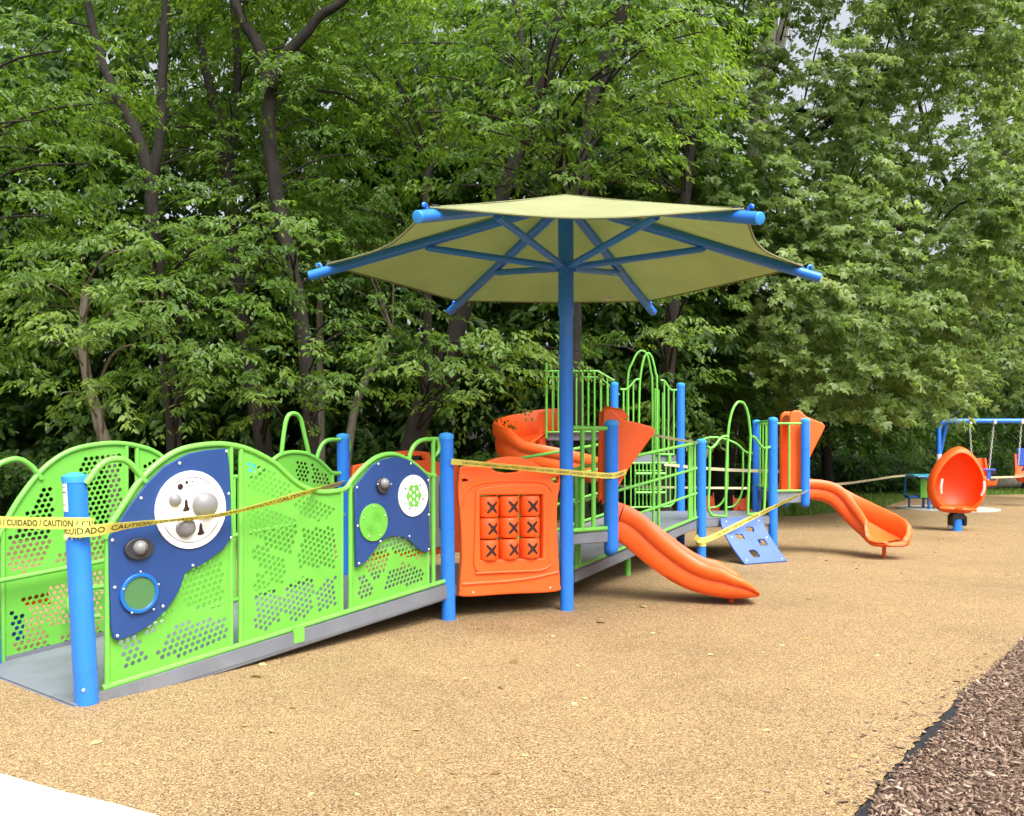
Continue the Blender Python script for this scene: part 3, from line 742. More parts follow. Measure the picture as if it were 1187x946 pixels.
# high arch gate at the middle tower
hg = Plane(P712, P789 - P712)
for off, sc_ in ((0, 0), (.38, 1)):
    m = MB()
    def h(P, r=.018, n=4): m.tube(tp(hg, zB(P), off, n), r, 10)
    if not off:
        h([(560, 318), (580, 320), (604, 316), (640, 280), (660, 256), (684, 254)]); h([(822, 258), (850, 266), (882, 312), (905, 325), (940, 320)])
        h([(682, 745), (683, 450), (690, 250), (714, 120), (742, 82), (770, 118), (793, 220), (800, 275), (800, 745)])
        for x, y in ((580, 322), (612, 306), (645, 272), (848, 266), (875, 300), (910, 325)): h([(x, y), (x, 745)], .014, 1)
        h([(578, 745), (684, 745)], .016, 1); h([(800, 745), (912, 745)], .016, 1)
    else:
        h([(655, 745), (657, 250), (690, 125), (725, 62), (757, 49), (790, 80), (812, 190), (822, 275), (824, 745)])
        for x, y in ((630, 300), (840, 300), (865, 310), (892, 330)): h([(x, y), (x, 735)], .014, 1)
    m.build('arch_gate', M['green'], PS, 40)
# ladder barrier below the middle tower
z6 = lambda P: [(700 + p[0] * .14806, 480 + p[1] * .14806) for p in P]
m = MB()
def q6(P, r=.015, n=1, off=-.02): m.tube(tp(hg, z6(P), off, n), r, 8)
q6([(120, 385), (560, 381)]); q6([(120, 732), (480, 724), (520, 718), (548, 690), (556, 640), (558, 381)], .015, 1)
for x in (160, 208, 242, 272, 302, 332, 362, 395, 440, 482, 516): q6([(x, 385), (x, 728)], .011)
for y in (465, 612): q6([(235, y), (465, y)], .02, 1, -.09); q6([(240, y - 22), (460, y - 22)], .012, 1, .02)
q6([(510, 320), (510, 385)], .03)
m.build('ladder_barrier', M['green'], PS, 40)

# ---- curved climbing board
cl_t0, cl_t1 = ga.px(833, 598)[0], ga.px(880.5, 598)[0]
cu_n = Vector((ga.n.x, ga.n.y, 0)) * -1; cu_u = Vector((ga.u.x, ga.u.y, 0))
holes_uv = [(.30, .26), (.72, .27), (.37, .55), (.77, .72), (.40, .90)]
holes_uv = [(.62, .36), (.30, .52), (.74, .66), (.38, .85)]
def climber_surface(nu=73, nv=97):
    bm = bmesh.new(); grid = {}
    for j in range(nv):
        v = j / (nv - 1)
        out = .02 + .10 * v + .42 * v ** 2.2; z = .60 - .60 * v + .045 * math.sin(v * math.pi)
        for i in range(nu):
            u_ = i / (nu - 1)
            s = cl_t0 + (cl_t1 - cl_t0) * u_ + .02 * math.sin(v * 3) * (u_ - .5)
            p = ga.w(s, z) + cu_n * out
            grid[i, j] = bm.verts.new(p)
    for j in range(nv - 1):
        for i in range(nu - 1):
            u_, v = (i + .5) / (nu - 1), (j + .5) / (nv - 1)
            if any(abs(u_ - a) < .09 and abs(v - b) < .065 and (abs(u_ - a) / .09) ** 4 + (abs(v - b) / .065) ** 4 < 1.1 for a, b in holes_uv): continue
            bm.faces.new((grid[i, j], grid[i + 1, j], grid[i + 1, j + 1], grid[i, j + 1]))
    for v in [v for v in bm.verts if not v.link_faces]: bm.verts.remove(v)
    bmesh.ops.recalc_face_normals(bm, faces=bm.faces)
    bmesh.ops.solidify(bm, geom=bm.faces[:], thickness=.022)
    me = bpy.data.meshes.new('climber'); bm.to_mesh(me); bm.free(); return me
clb = link('climbing_board', climber_surface(), M['climb'], PS, 40, 'periwinkle blue curved climbing board with four square holes')
for a, b in ((.12, .1), (.9, .12), (.1, .5), (.92, .55), (.1, .93), (.92, .95)):
    out = .02 + .10 * b + .42 * b ** 2.2
    MB().lathe([(.014, 0), (.01, .008), (.001, .01)], ga.w(cl_t0 + (cl_t1 - cl_t0) * a, .60 - .60 * b + .045 * math.sin(b * math.pi)) + cu_n * (out + .024), cu_n + Vector((0, 0, .5)), 8).build('bolt', M['bolt'], clb)

# ---- slides
def trough(path, wall, half, n=5, roll=.05, ends=True):
    P = smooth_path(path, n); Nn = len(P); rings = []
    def lerp(L, t):
        x = t * (len(L) - 1); i = min(int(x), len(L) - 2); return L[i] + (L[i + 1] - L[i]) * (x - i)
    for i, p in enumerate(P):
        T = (P[min(i + 1, Nn - 1)] - P[max(i - 1, 0)]).normalized()
        side = T.cross(Vector((0, 0, 1))).normalized(); up = side.cross(T)
        t = i / (Nn - 1); h = lerp(wall, t); w = lerp(half, t)
        h1, h2 = (h, h) if not isinstance(h, Vector) else (h.x, h.y)      # left wall, right wall (seen down the slide)
        def sec(sg, h):
            k = min(1, h / .22)
            return [(sg * w * .55, -.012), (sg * w * .86, .0), (sg * w * .98, .05 * k), (sg * (w + .004), h * .40), (sg * (w - .006), h * .52), (sg * (w + .028), h * .60), (sg * (w + .045), h * .76), (sg * (w + .042), h * .90), (sg * (w + .018), h),
                    (sg * (w - .02), h), (sg * (w - .045), h * .9), (sg * (w - .055), h * .70), (sg * (w - .075), h * .42), (sg * (w * .80), .085 * k + .01), (sg * w * .5, .05)]
        a = sec(1, h2); b = sec(-1, h1)
        ring = a + [(0, .045)] + b[::-1] + [(0, -.012)]
        rings.append([p + side * x + up * y for x, y in ring])
    return rings
# first slide, facing right from the hanging posts
yv = (Vp.y + Vq.y) / 2
pth = [(1.04, 9.20, .665), (1.14, 9.20, .625), (1.30, 9.19, .505), (1.51, 9.16, .345), (1.73, 9.12, .205), (1.94, 9.08, .122), (2.17, 9.04, .085), (2.38, 9.01, .080), (2.535, 9.0, .085)]
wl = [.37, .37, .36, .35, .335, .315, .30, .20, .05]; hf = [.25, .25, .25, .25, .255, .27, .30, .29, .20]
sl1 = MB().loft(trough(pth, wl, hf)).build('slide', M['orange'], PS, 50, 'orange slide at the front with its side wall towards the viewer')
MB().lathe([(.10, 0), (.20, .02), (.22, .05)], (2.28, 9.02, .045), (0, 0, 1), 20).build('exit_foot', M['orange'], sl1)
MB().lathe([(.035, 0), (.035, .06)], (2.28, 9.0, -.01), (0, 0, 1), 12).build('foot', M['orange'], sl1)
MB().box((1.075, Vp.y + .005, .83), (.05, .05, .36)).build('slide_flange', M['orange'], sl1, 35, None, .012)
# second slide, turning towards the viewer
pth = [(4.40, 13.27, .83), (4.62, 13.28, .83), (4.86, 13.26, .76), (5.06, 13.18, .59), (5.24, 13.03, .42), (5.38, 12.84, .29), (5.45, 12.66, .215), (5.475, 12.50, .19), (5.485, 12.39, .20), (5.49, 12.31, .225)]
wl = [Vector(v) for v in ((.30, .30), (.30, .30), (.31, .31), (.33, .32), (.36, .31), (.37, .27), (.35, .19), (.29, .12), (.20, .08), (.10, .05))]
hf = [.26, .26, .26, .26, .27, .285, .30, .295, .25, .15]
sl2 = MB().loft(trough(pth, wl, hf)).build('slide', M['orange'], PS, 50, 'orange slide at the right end with its open chute towards the viewer')
MB().lathe([(.028, 0), (.028, .24)], (5.47, 12.68, -.01), (0, 0, 1), 12).build('foot', M['orange'], sl2)
# spiral slide
def spiral():
    P = [(.95, 14.55, 1.80), (.78, 14.54, 1.79)]
    for k in range(13):
        th = R(95 + k * 20); P.append((.60 + .60 * math.cos(th), 13.92 + .62 * math.sin(th), 1.77 - .058 * k))
    return P
n_ = 15
ws = [Vector((.45, .52 - .012 * k)) for k in range(n_)]
ws = [Vector((.22, .52)) for k in range(n_)]
sp = MB().loft(trough([Vector(p) for p in spiral()], [Vector((.10, .50 if k < 9 else .36)) for k in range(15)], [.27] * 15, 4)).build('slide', M['orange'], PS, 50, 'orange spiral slide leaving the tall deck at the rear')
MB().box((.50, 14.33, 1.78), (.13, .16, .86)).build('slide_column', M['orange'], sp, 30, None, .02)
MB().lathe([(.05, 0), (.05, 1.2)], (.62, 13.4, 0), (0, 0, 1), 12).build('support_leg', M['green'], sp)
# hoods
def hood(name, outl, yn, yf, label=None):
    pn = Plane((0, yn), (1, 0)); me = plate_mesh(outl, [], .075, pn.mat(0), .02)
    pf = Plane((0, yf), (1, 0)); me2 = plate_mesh(outl, [], .075, pf.mat(0), .02)
    o = link(name, me, M['orange'], PS, 45, label); o2 = link('far_wing', me2, M['orange'], o, 45)
    # arched band joining both wings
    xa, za = outl[0]; rings = []
    for k in range(13):
        t = k / 12; y = yn + (yf - yn) * t; b = math.sin(t * math.pi) * .045
        rings.append([Vector((xa + .02, y, za - .16 + b)), Vector((xa + .02, y, za - .01 + b)), Vector((xa + .06, y, za + .015 + b)), Vector((xa + .22, y, za - .02 + b)), Vector((xa + .27, y, za - .07 + b)), Vector((xa + .22, y, za - .10 + b)), Vector((xa + .07, y, za - .14 + b))])
    MB().loft(rings).build('arch', M['orange'], o, 45)
    return o
z4 = lambda P: [(560 + p[0] * .34884, 390 + p[1] * .34884) for p in P]
hp = Plane((0, 9.02), (1, 0))
h1 = [hp.px(*p) for p in z4([(400, 246), (412, 240), (430, 241), (448, 262), (470, 277), (520, 288), (560, 300), (571, 308), (570, 320), (530, 375), (490, 430), (462, 478), (450, 500), (440, 520), (395, 560), (396, 400)])]
hood('slide_hood', h1, 9.04, 9.46, 'orange flared hood over the front slide')
hp = Plane((0, 13.02), (1, 0))
h2 = [hp.px(*p) for p in z7([(548, 108), (556, 84), (575, 73), (605, 76), (640, 108), (690, 128), (730, 145), (742, 158), (737, 178), (700, 250), (668, 315), (655, 345), (620, 400), (612, 520), (545, 520), (545, 300)])]
hood('slide_hood', h2, 13.06, 13.5, 'orange flared hood over the right hand slide')

# ---------------------------------------------------------------- shade umbrella
UM = empty('shade_umbrella', (U.x, U.y, 0), 'tall blue pole carrying a six sided khaki cloth shade canopy', 'shade umbrella')
lx = -.010
zj = GZ(366, U.y); zpk = GZ(226, U.y) - .02
MB().lathe([(.068, -.02), (.068, zj)], (U.x, U.y, 0), (lx / 4, 0, 1), 24).build('pole', M['blue'], UM, 40)
MB().lathe([(.068, zj - .004), (.078, zj), (.078, zpk - .06), (.06, zpk - .02), (.001, zpk)], (U.x, U.y, 0), (lx / 4, 0, 1), 24).build('pole_head', M['blue'], UM, 40)
CR, ZT, ZR = 2.38, 3.407, 4.10
uc = Vector((U.x - .01, U.y, 0))
tips = []
for k in range(6):
    th = R(60 * k + 1.0); d = Vector((math.cos(th), math.sin(th), 0))
    z_at = lambda r: ZR - .06 + (ZT - ZR) * r / CR
    tip = uc + d * (CR + .15) + Vector((0, 0, z_at(CR + .15)))
    root = uc + d * .05 + Vector((0, 0, z_at(.05)))
    am = MB().tube([root, tip], .049, 16).build('arm', M['blue'], UM, 40)
    ax = (tip - root).normalized()
    MB().lathe([(.049, 0), (.045, .006), (.02, .012), (.001, .013)], tip, ax, 16).build('end_cap', M['bluecap'], am)
    r_ = 1.36; e_ = uc + d * r_ + Vector((0, 0, z_at(r_) - .06)); s_ = uc + d * .075 + Vector((0, 0, 3.40))
    br = MB().tube([s_, e_], .034, 12)
    br.box(e_ + Vector((0, 0, .02)), (.06, .03, .08)); br.box(s_, (.05, .05, .09)); br.build('brace', M['blue'], am, 40)
    hk = uc + d * (CR + .03) + Vector((0, 0, z_at(CR + .03) + .05))
    MB().tube(smooth_path([hk, hk + d * .01 + Vector((0, 0, .022)), hk + d * .03 + Vector((0, 0, .036)), hk + d * .05 + Vector((0, 0, .024)), hk + d * .045 + Vector((0, 0, .008))], 4), .012, 8).build('hook', M['blue'], am)
    tips.append((th, d))
# cloth: six panels, slightly hollow, edges drawn in between the corners
def canopy():
    bm = bmesh.new(); nr, na = 18, 22; grid = {}
    apex = uc + Vector((0, 0, GZ(226, U.y)))
    for k in range(6):
        th0 = tips[k][0]
        for a in range(na):
            t = a / na; th = th0 + t * R(60)
            chord = math.cos(R(30)) / math.cos(R(60) * t - R(30))      # straight edge between corners
            pull = 1 - .066 * math.sin(math.pi * t) ** 1.1
            for r in range(1, nr + 1):
                f = r / nr; rad = (CR - .02) * f * (1 + (chord * pull - 1) * f ** 1.2) if True else 0
                z = apex.z + (ZT + .008 - apex.z) * f + -.010 * math.sin(math.pi * f) - .040 * math.sin(math.pi * t) * f + .010 * math.sin(9 * t + 6 * f + k * 2) * f * (1 - f) * 2
                grid[k * na + a, r] = bm.verts.new((uc.x + rad * math.cos(th), uc.y + rad * math.sin(th), z))
    top = bm.verts.new(apex); NA = 6 * na
    for a in range(NA):
        b = (a + 1) % NA
        bm.faces.new((top, grid[a, 1], grid[b, 1]))
        for r in range(1, nr): bm.faces.new((grid[a, r], grid[a, r + 1], grid[b, r + 1], grid[b, r]))
    edge = [grid[a, nr].co.copy() for a in range(NA)]
    me = bpy.data.meshes.new('canopy'); bm.to_mesh(me); bm.free(); return me, edge
me, edge = canopy()
cn = link('canopy', me, M['canopy'], UM, 60)
for k in range(6):
    d = tips[k][1]; L0 = GZ(226, U.y)
    MB().tube([uc + d * ((CR - .02) * f) + Vector((0, 0, L0 + (ZT + .008 - L0) * f - .010 * math.sin(math.pi * f) + .002)) for f in [i / 12 for i in range(13)]], .006, 6).build('seam', M['canopy'], cn)
hem = MB().tube(edge + [edge[0]], .011, 6, caps=False).build('hem', M['canopy'], cn)
for k in range(6):
    p = edge[k * 22]; q = p - tips[k][1] * .16 + Vector((0, 0, .03))
    MB().tube([p + Vector((0, 0, .005)), p - tips[k][1] * .10 + Vector((0, 0, .028))], .018, 8).build('corner_strap', M['black'], cn)
lb = uc + Vector((.42, 1.80, 0)); 
MB().box((GX(750, U.y) * 0 + uc.x + .62, U.y + 1.86, ZT + .02), (.10, .006, .07)).build('cloth_label', M['white'], cn)
# ---------------------------------------------------------------- barrier tapes
def ribbon(path, w, twist, n=8, wob=.0, seed=0):
    """thin strip of tape along path; twist: list of angles (deg) away from upright, spread along it"""
    P = smooth_path(path, n); Nn = len(P); rs = random.Random(seed); ph = rs.uniform(0, 6)
    fr = []; L = 0
    for i, p in enumerate(P):
        T = (P[min(i + 1, Nn - 1)] - P[max(i - 1, 0)]).normalized()
        side = T.cross(Vector((0, 0, 1))).normalized(); up = side.cross(T)
        x = i / (Nn - 1) * (len(twist) - 1); k = min(int(x), len(twist) - 2)
        a = R(twist[k] + (twist[k + 1] - twist[k]) * (x - k)) + wob * math.sin(i * .9 + ph)
        ax = up * math.cos(a) + side * math.sin(a); nn = T.cross(ax)
        if i: L += (p - P[i - 1]).length
        fr.append((L, p, ax, nn))
    return fr
def at_len(fr, l):
    for a, b in zip(fr, fr[1:]):
        if a[0] <= l <= b[0]:
            t = (l - a[0]) / max(b[0] - a[0], 1e-6); return a[1].lerp(b[1], t), a[2].lerp(b[2], t), a[3].lerp(b[3], t)
    return fr[-1][1:]
def tape(path, label, w=.075, twist=(0, 0), mat='tape', text=None, tsize=.052, n=8, wob=.05, seed=0, span=(0, 1), side=1):
    fr = ribbon(path, w, twist, n, wob, seed); m = MB()
    o = empty('caution_tape', path[0], label, 'caution tape', 'barrier tapes strung round the playground')
    m.loft([[p + ax * w / 2 + nn * .0006, p - ax * w / 2 + nn * .0006, p - ax * w / 2 - nn * .0006, p + ax * w / 2 - nn * .0006] for _, p, ax, nn in fr])
    m.build('strip', M[mat], o, 60)
    if text: lettering(fr, text, tsize, span, side, o)
    return o, fr
def lettering(fr, text, tsize, span, side, parent):
    L_ = (span[1] - span[0]) * fr[-1][0]; unit = 'CAUTION / CUIDADO / '; probe = text_mesh(unit * 4, tsize)
    wid_ = max(v.co.x for v in probe.vertices) / 4; text = (text + ' / ' + unit * 12)[:max(4, int(L_ / wid_ * len(unit) / 1.06))].rstrip(' /')
    me = text_mesh(text, tsize); xs_ = [v.co.x for v in me.vertices]; x0, x1 = min(xs_), max(xs_)
    L0, L1 = span[0] * fr[-1][0], span[1] * fr[-1][0]; k = (L1 - L0) / (x1 - x0)
    bm = bmesh.new(); bm.from_mesh(me)
    bmesh.ops.subdivide_edges(bm, edges=[e for e in bm.edges if e.calc_length() > .03], cuts=1)
    for v in bm.verts:
        p, ax, nn = at_len(fr, L0 + (v.co.x - x0) * k)
        v.co = p + ax * (v.co.y - tsize * .35) + nn * side * .0018
    bm.to_mesh(me); bm.free()
    return link('lettering', me, M['ink'], parent, 0)
# 1: comes in from the left edge to the first post
q = [W(-90, 600, 5.75), W(-30, 604, 5.62), W(30, 606, 5.48), W(72, 606.5, 5.36), W(88, 607, 5.325), W(103, 607, 5.345), W(109, 607, 5.40)]
tape(q, 'yellow caution tape entering at the left edge and tied to the first blue post', twist=(0, 4, 0, 0, 0), text='N / CUIDADO  CAUTION / CUIDADO', tsize=.054, span=(.02, .985), wob=.03, side=1)
# 2: wrapped on the post, along the first two bays and away to the far post
q = [W(76, 615, 5.36), W(86, 616, 5.325), W(100, 615.5, 5.335), W(112, 614.5, 5.39), near.w(*near.px(140, 608), -.11), near.w(*near.px(190, 602), -.12), near.w(*near.px(245, 595.5), -.13), near.w(*near.px(310, 581), -.09), near.w(*near.px(362, 568.5), -.03), W(397, 560, Cc.y - .07)]
t2, fr2 = tape(q, 'long yellow caution tape slanting across the navy board with the white disc', twist=(0, 0, 0, 12, 50, 68, 60, 50, 45, 40), text='CUIDADO  CAUTION / CUIDADO', tsize=.056, span=(.0, .97), wob=.02, side=1)
on_post(A, .070, .0, .30, .065, GZ(622, 5.36), None, '', off=.004).build('post_wrap', M['tape'], t2)
m = MB(); rs = random.Random(5)
for k in range(9):
    a = -.9 + k * .22; pp = Vector((A.x - .058 + .0765 * math.sin(a), A.y - .0765 * math.cos(a), GZ(622, 5.36)))
    m.tube([pp + Vector((0, 0, .01)), pp + Vector((rs.uniform(-.01, .01), -.006, -rs.uniform(.006, .03)))], .006, 5, r1=.001)
m.build('torn_end', M['tapepale'], t2)
# 3: across the game panel to the first hanging post
q = [W(523, 535, 7.99), W(560, 538.5, 8.06), W(610, 543, 8.22), W(657, 547.5, 8.46), W(690, 550.5, 8.72), W(709, 551.5, 8.815), W(717, 550, 8.85), W(726, 546.5, 9.0)]
tape(q, 'yellow tape across the top of the orange game panel and the shade pole', w=.06, twist=(25, 40, 15, 5, 10), mat='tape', text='CAUTION / CUIDADO / CAUTION / CUIDADO / CAUTION / CUIDADO', tsize=.034, span=(.05, .97), side=1)
# 4: from the hood tip to the gate post
tape([W(735, 500, 9.35), W(756, 504, 9.7), W(785, 509.5, 10.9), W(808, 513.5, 12.05)], 'thin white looking tape from the front slide hood to the climber post', w=.06, twist=(60, 72, 66), mat='tapepale')
# 5: slanting over the climber
q = [W(806, 622, 12.14), W(813, 626.5, 12.11), W(830, 621, 12.15), W(870, 601, 12.3), W(905, 584, 12.55), W(936, 569, 12.8)]
t5, _ = tape(q, 'yellow caution tape slanting down over the periwinkle climbing board', w=.08, twist=(0, 0, 5, 30, 55), text='CAUTION  CUIDADO  CAUTION  CUIDADO', tsize=.05, span=(.16, .9), side=1)
m = MB(); pz = GZ(631, 12.1)
for k in range(3): m.lathe([(.070 + .002 * k, pz - .03 + .025 * k), (.071 + .002 * k, pz + .02 + .03 * k)], (P813.x, P813.y, 0), (0, .03 * (k - 1), 1), 18)
m.build('post_wrap', M['tape'], t5)
# 6, 7: behind the decks ; 8: far one to the table and the swings
tape([W(770, 538, 13.82), W(800, 541.5, 13.85), W(850, 545, 13.85), W(908, 546.5, 13.55)], 'pale tape strung behind the arch gate from tower post to slide post', w=.05, twist=(0, 10, 0), mat='tapepale')
tape([W(705, 563, 14.4), W(780, 565, 15.0), W(868, 566, 15.5)], 'lower pale tape strung low behind the middle deck', w=.04, twist=(0, 10, 0), mat='tapepale')
tape([W(925, 563, 15.5), W(975, 561, 18.0), W(1010, 556.5, 20.5), W(1048, 551.5, 22.8), W(1100, 552.5, 23.7), W(1150, 553.5, 23.9), W(1215, 551, 24.0)], 'far pale tape reaching from the right hand slide past the play table to the swings', w=.055, twist=(10, 20, 0, 5), mat='tapepale')

# ---------------------------------------------------------------- spinner seat (egg)
def egg_mesh(a, b, c, cut, inner=.88, nA=22, nB=44, k=.25):
    m = MB(); rings = []
    def P(al, be, s, off=0):
        z = math.sin(al) * math.sin(be)
        x = math.sin(al) * math.cos(be) * (1 - k * z - .06 * z * z)
        zz = max(z, -.86 - .05 * math.sin(al))
        y = math.cos(al)
        return Vector((x * a * s, y * b * s + off, zz * c * s))
    for i in range(nA + 1):
        al = .02 + (cut - .02) * i / nA; rings.append([P(al, 2 * math.pi * j / nB, 1) for j in range(nB)])
    for i in range(1, 6):
        t = i / 6; al = cut + .13 * math.sin(t * math.pi); s = 1 + (inner - 1) * t
        rings.append([P(al, 2 * math.pi * j / nB, s) for j in range(nB)])
    for i in range(nA + 1):
        al = cut + (.02 - cut) * i / nA; rings.append([P(al, 2 * math.pi * j / nB, inner) for j in range(nB)])
    m.loft(rings); return m
EX, ED = GX(1109, 16.8), 16.8
eg = empty('spinner_seat', (EX, ED, 0), 'orange egg shaped spinner seat on a short blue post', 'spinner seat')
egc = Vector((EX, ED, (GZ(519, ED) + GZ(598, ED)) / 2 + .015))
em = egg_mesh(.518, .40, .675, R(110), .90); rot = Matrix.Rotation(R(-9), 3, 'Z') @ Matrix.Rotation(R(5), 3, 'X') @ Matrix.Rotation(R(3), 3, 'Y')
em.v = [rot @ v + egc for v in em.v]; em.build('shell', M['orange'], eg, 60)
# seat ledge and pale bars added in place of bright see-through side slots
led = MB(); rr = []
for i in range(9):
    t = i / 8; rr.append([egc + rot @ Vector((x, y, z)) for x, y, z in ((-.33 + .66 * t, .22, -.50), (-.33 + .66 * t, -.20 + .05 * math.cos(t * math.pi * 2), -.49), (-.33 + .66 * t, -.24, -.52), (-.33 + .66 * t, -.22, -.55), (-.33 + .66 * t, .22, -.55))])
led.loft(rr).build('seat_ledge', M['orange'], eg, 40)
for sx in (-1, 1):
    MB().tube(smooth_path([egc + rot @ Vector((sx * .36, -.30, -.22)), egc + rot @ Vector((sx * .385, -.33, -.10)), egc + rot @ Vector((sx * .375, -.335, .06))], 4), .022, 8).build('slot_highlight', M['white'], eg)
m = MB(); zb = GZ(606, ED)
for sx in (-1, 1): m.box((EX + sx * .12, ED - .02, .20), (.06, .20, .20))
m.box((EX, ED, .27), (.27, .22, .10)); m.box((EX, ED, .34), (.2, .2, .1)); m.build('spring_yoke', M['black'], eg, 35, None, .02)
MB().lathe([(.10, -.02), (.10, .24)], (EX, ED, 0), (0, 0, 1), 18).build('post', M['blue'], eg)
MB().lathe([(.13, .04), (.14, .09), (.13, .15), (.10, .16)], (EX, ED + .07, 0), (0, 0, 1), 18).build('collar', M['white'], eg)

# ---------------------------------------------------------------- swings
SD = 24.0; sx0 = GX(1088, SD); hb = GZ(488, SD)
sf = empty('swing_set', (sx0, SD, 0), 'blue tubular swing frame with rounded corner by the grass', 'swing set')
m = MB(); m.tube(fillet([Vector((sx0 - .06, SD - .15, -.05)), Vector((sx0, SD, hb)), Vector((sx0 + 6.2, SD, hb)), Vector((sx0 + 6.26, SD - .15, -.05))], .22, 6), .066, 14)
m.build('beam', M['blue'], sf, 40)
for x in (.25, 5.95):
    MB().tube([Vector((sx0 + x, SD + .1, hb - .1)), Vector((sx0 + x + (.06 if x < 1 else -.06), SD + 1.2, -.05))], .06, 12).build('leg', M['blue'], sf, 40)
MB().lathe([(.068, 0), (.068, .35)], (sx0 - .035, SD - .085, GZ(541, SD)), (.03, .06, 1), 16).build('leg_sticker', M['white'], sf)
def clampx(px): return GX(px, SD)
for px in (1124, 1152, 1184, 1215): MB().box((clampx(px), SD, hb - .02), (.09, .16, .14)).build('hanger', M['chain'], sf, 30, None, .015)
# moulded accessible seats; each hangs from two pairs of chain
def make_swing(cx, z, yaw, label):
    o = empty('swing', (cx, SD, z), label, 'swing', 'moulded swings hanging from the blue frame', rz=0)
    m = MB(); rings = []
    prof = [(-.30, .02), (-.28, -.06), (-.10, -.10), (.10, -.06), (.20, .10), (.26, .40), (.30, .66)]       # y, z of the shell
    for k in range(2):
        pass
    for (y, zz) in smooth_path([Vector((0, a, b)) for a, b in prof], 3) and [(v.y, v.z) for v in smooth_path([Vector((0, a, b)) for a, b in prof], 3)]:
        w = .24 - .05 * max(0, zz)
        ring = [(-w - .03, .10), (-w + .02, .10), (-w + .05, .02), (w - .05, .02), (w - .02, .10), (w + .03, .10), (w, -.02), (-w, -.02)]
        tt_ = min(1, max(0, (zz + .05) / .25))
        rings.append([Vector((cx + a, SD + y - b * tt_, z + zz + b * (1 - tt_))) for a, b in ring])
    m.loft(rings); seat = m.build('seat', M['orange'], o, 50)
    m = MB(); m.tube(smooth_path([Vector((cx - .2, SD - .1, z + .2)), Vector((cx - .2, SD - .3, z + .34)), Vector((cx, SD - .36, z + .34)), Vector((cx + .2, SD - .3, z + .34)), Vector((cx + .2, SD - .1, z + .2))], 4), .03, 8)
    m.box((cx, SD - .35, z + .22), (.1, .04, .26)); m.build('harness', M['blueseat'], o, 40)
    return o
def chain(p0, p1, parent):
    m = MB(); L = (p1 - p0).length; n = int(L / .075); ax = (p1 - p0).normalized(); s = ax.orthogonal().normalized(); t = ax.cross(s)
    for i in range(n):
        c = p0 + ax * (i + .5) * L / n; d = s if i % 2 else t
        pts = [c + ax * (.05 * math.cos(a)) + d * (.02 * math.sin(a)) for a in [2 * math.pi * k / 8 for k in range(9)]]
        m.tube(pts, .009, 5, caps=False)
    return m.build('chain', M['chain'], parent, 0)
s1x = (clampx(1124) + clampx(1152)) / 2; s1z = GZ(562, SD) + .08
sw = make_swing(s1x, s1z, 0, 'orange bucket swing half hidden behind the egg shaped spinner seat')
chain(Vector((s1x - .23, SD + .05, s1z + .3)), Vector((clampx(1124), SD, hb - .08)), sw); chain(Vector((s1x + .23, SD + .05, s1z + .3)), Vector((clampx(1152), SD, hb - .08)), sw)
s2x = (clampx(1184) + clampx(1215)) / 2
sw2 = make_swing(GX(1191, SD), GZ(557, SD) + .08, 0, 'orange and blue bucket swing cut off by the right edge')
chain(Vector((GX(1191, SD) - .23, SD + .05, GZ(557, SD) + .4)), Vector((clampx(1184), SD, hb - .08)), sw2); chain(Vector((GX(1191, SD) + .23, SD + .05, GZ(557, SD) + .4)), Vector((clampx(1215), SD, hb - .08)), sw2)
MB().box((GX(1191, SD), SD + .22, GZ(530, SD)), (.34, .05, .5)).build('back_rest', M['blueseat'], sw2, 35, None, .02)

# ---------------------------------------------------------------- play table on its pad
TD = 22.9; tx = GX(1050, TD)
pt = empty('play_table', (GX(1080, TD), TD, 0), 'blue tube framed play table with a green end panel on a pale pad', 'play table')
m = MB(); zt = GZ(552, TD); zs = GZ(576, TD); r = .035
x0, x1, x2 = GX(1049, TD), GX(1066, TD), GX(1112, TD)
m.tube(fillet([Vector((x0, TD, zs)), Vector((x0, TD, zt)), Vector((x2, TD, zt)), Vector((x2, TD, .0))], .08), r, 8)
m.tube(fillet([Vector((x0, TD, zs)), Vector((x1 + .1, TD, zs)), Vector((x1 + .1, TD, 0))], .08), r, 8)
m.tube(fillet([Vector((x0 + .1, TD - .5, zt)), Vector((x1, TD - .5, zt)), Vector((x1, TD - .5, 0))], .12), r, 8)
m.tube(fillet([Vector((x1 - .02, TD - .3, zs)), Vector((x1 + .25, TD - .3, zs)), Vector((x1 + .25, TD - .3, 0))], .1), r, 8)
m.tube([Vector((x0 + .25, TD + .3, zs)), Vector((x0 + .25, TD + .3, 0))], r * .8, 8)
m.build('frame', M['ring'], pt, 40)
MB().box((( x0 + x2) / 2, TD - .22, zt + .03), (x2 - x0, .62, .05)).build('table_top', M['cyan'], pt, 35, None, .015)
MB().box(((x0 + x1) / 2 + .03, TD - .1, zs + .02), (.5, .34, .05)).build('bench', M['ring'], pt, 35, None, .015)
MB().box((GX(1082, TD), TD - .34, (zt + zs) / 2 - .02), (GX(1104, TD) - GX(1059.5, TD), .04, zt - zs - .02)).build('end_panel', M['sheet'], pt, 35, None, .01)
MB().lathe([(1.25, 0), (1.24, .022), (1.2, .026)], (GX(1098, TD), TD, .0), (0, 0, 1), 48).build('pad', M['concrete'], pt, 30)

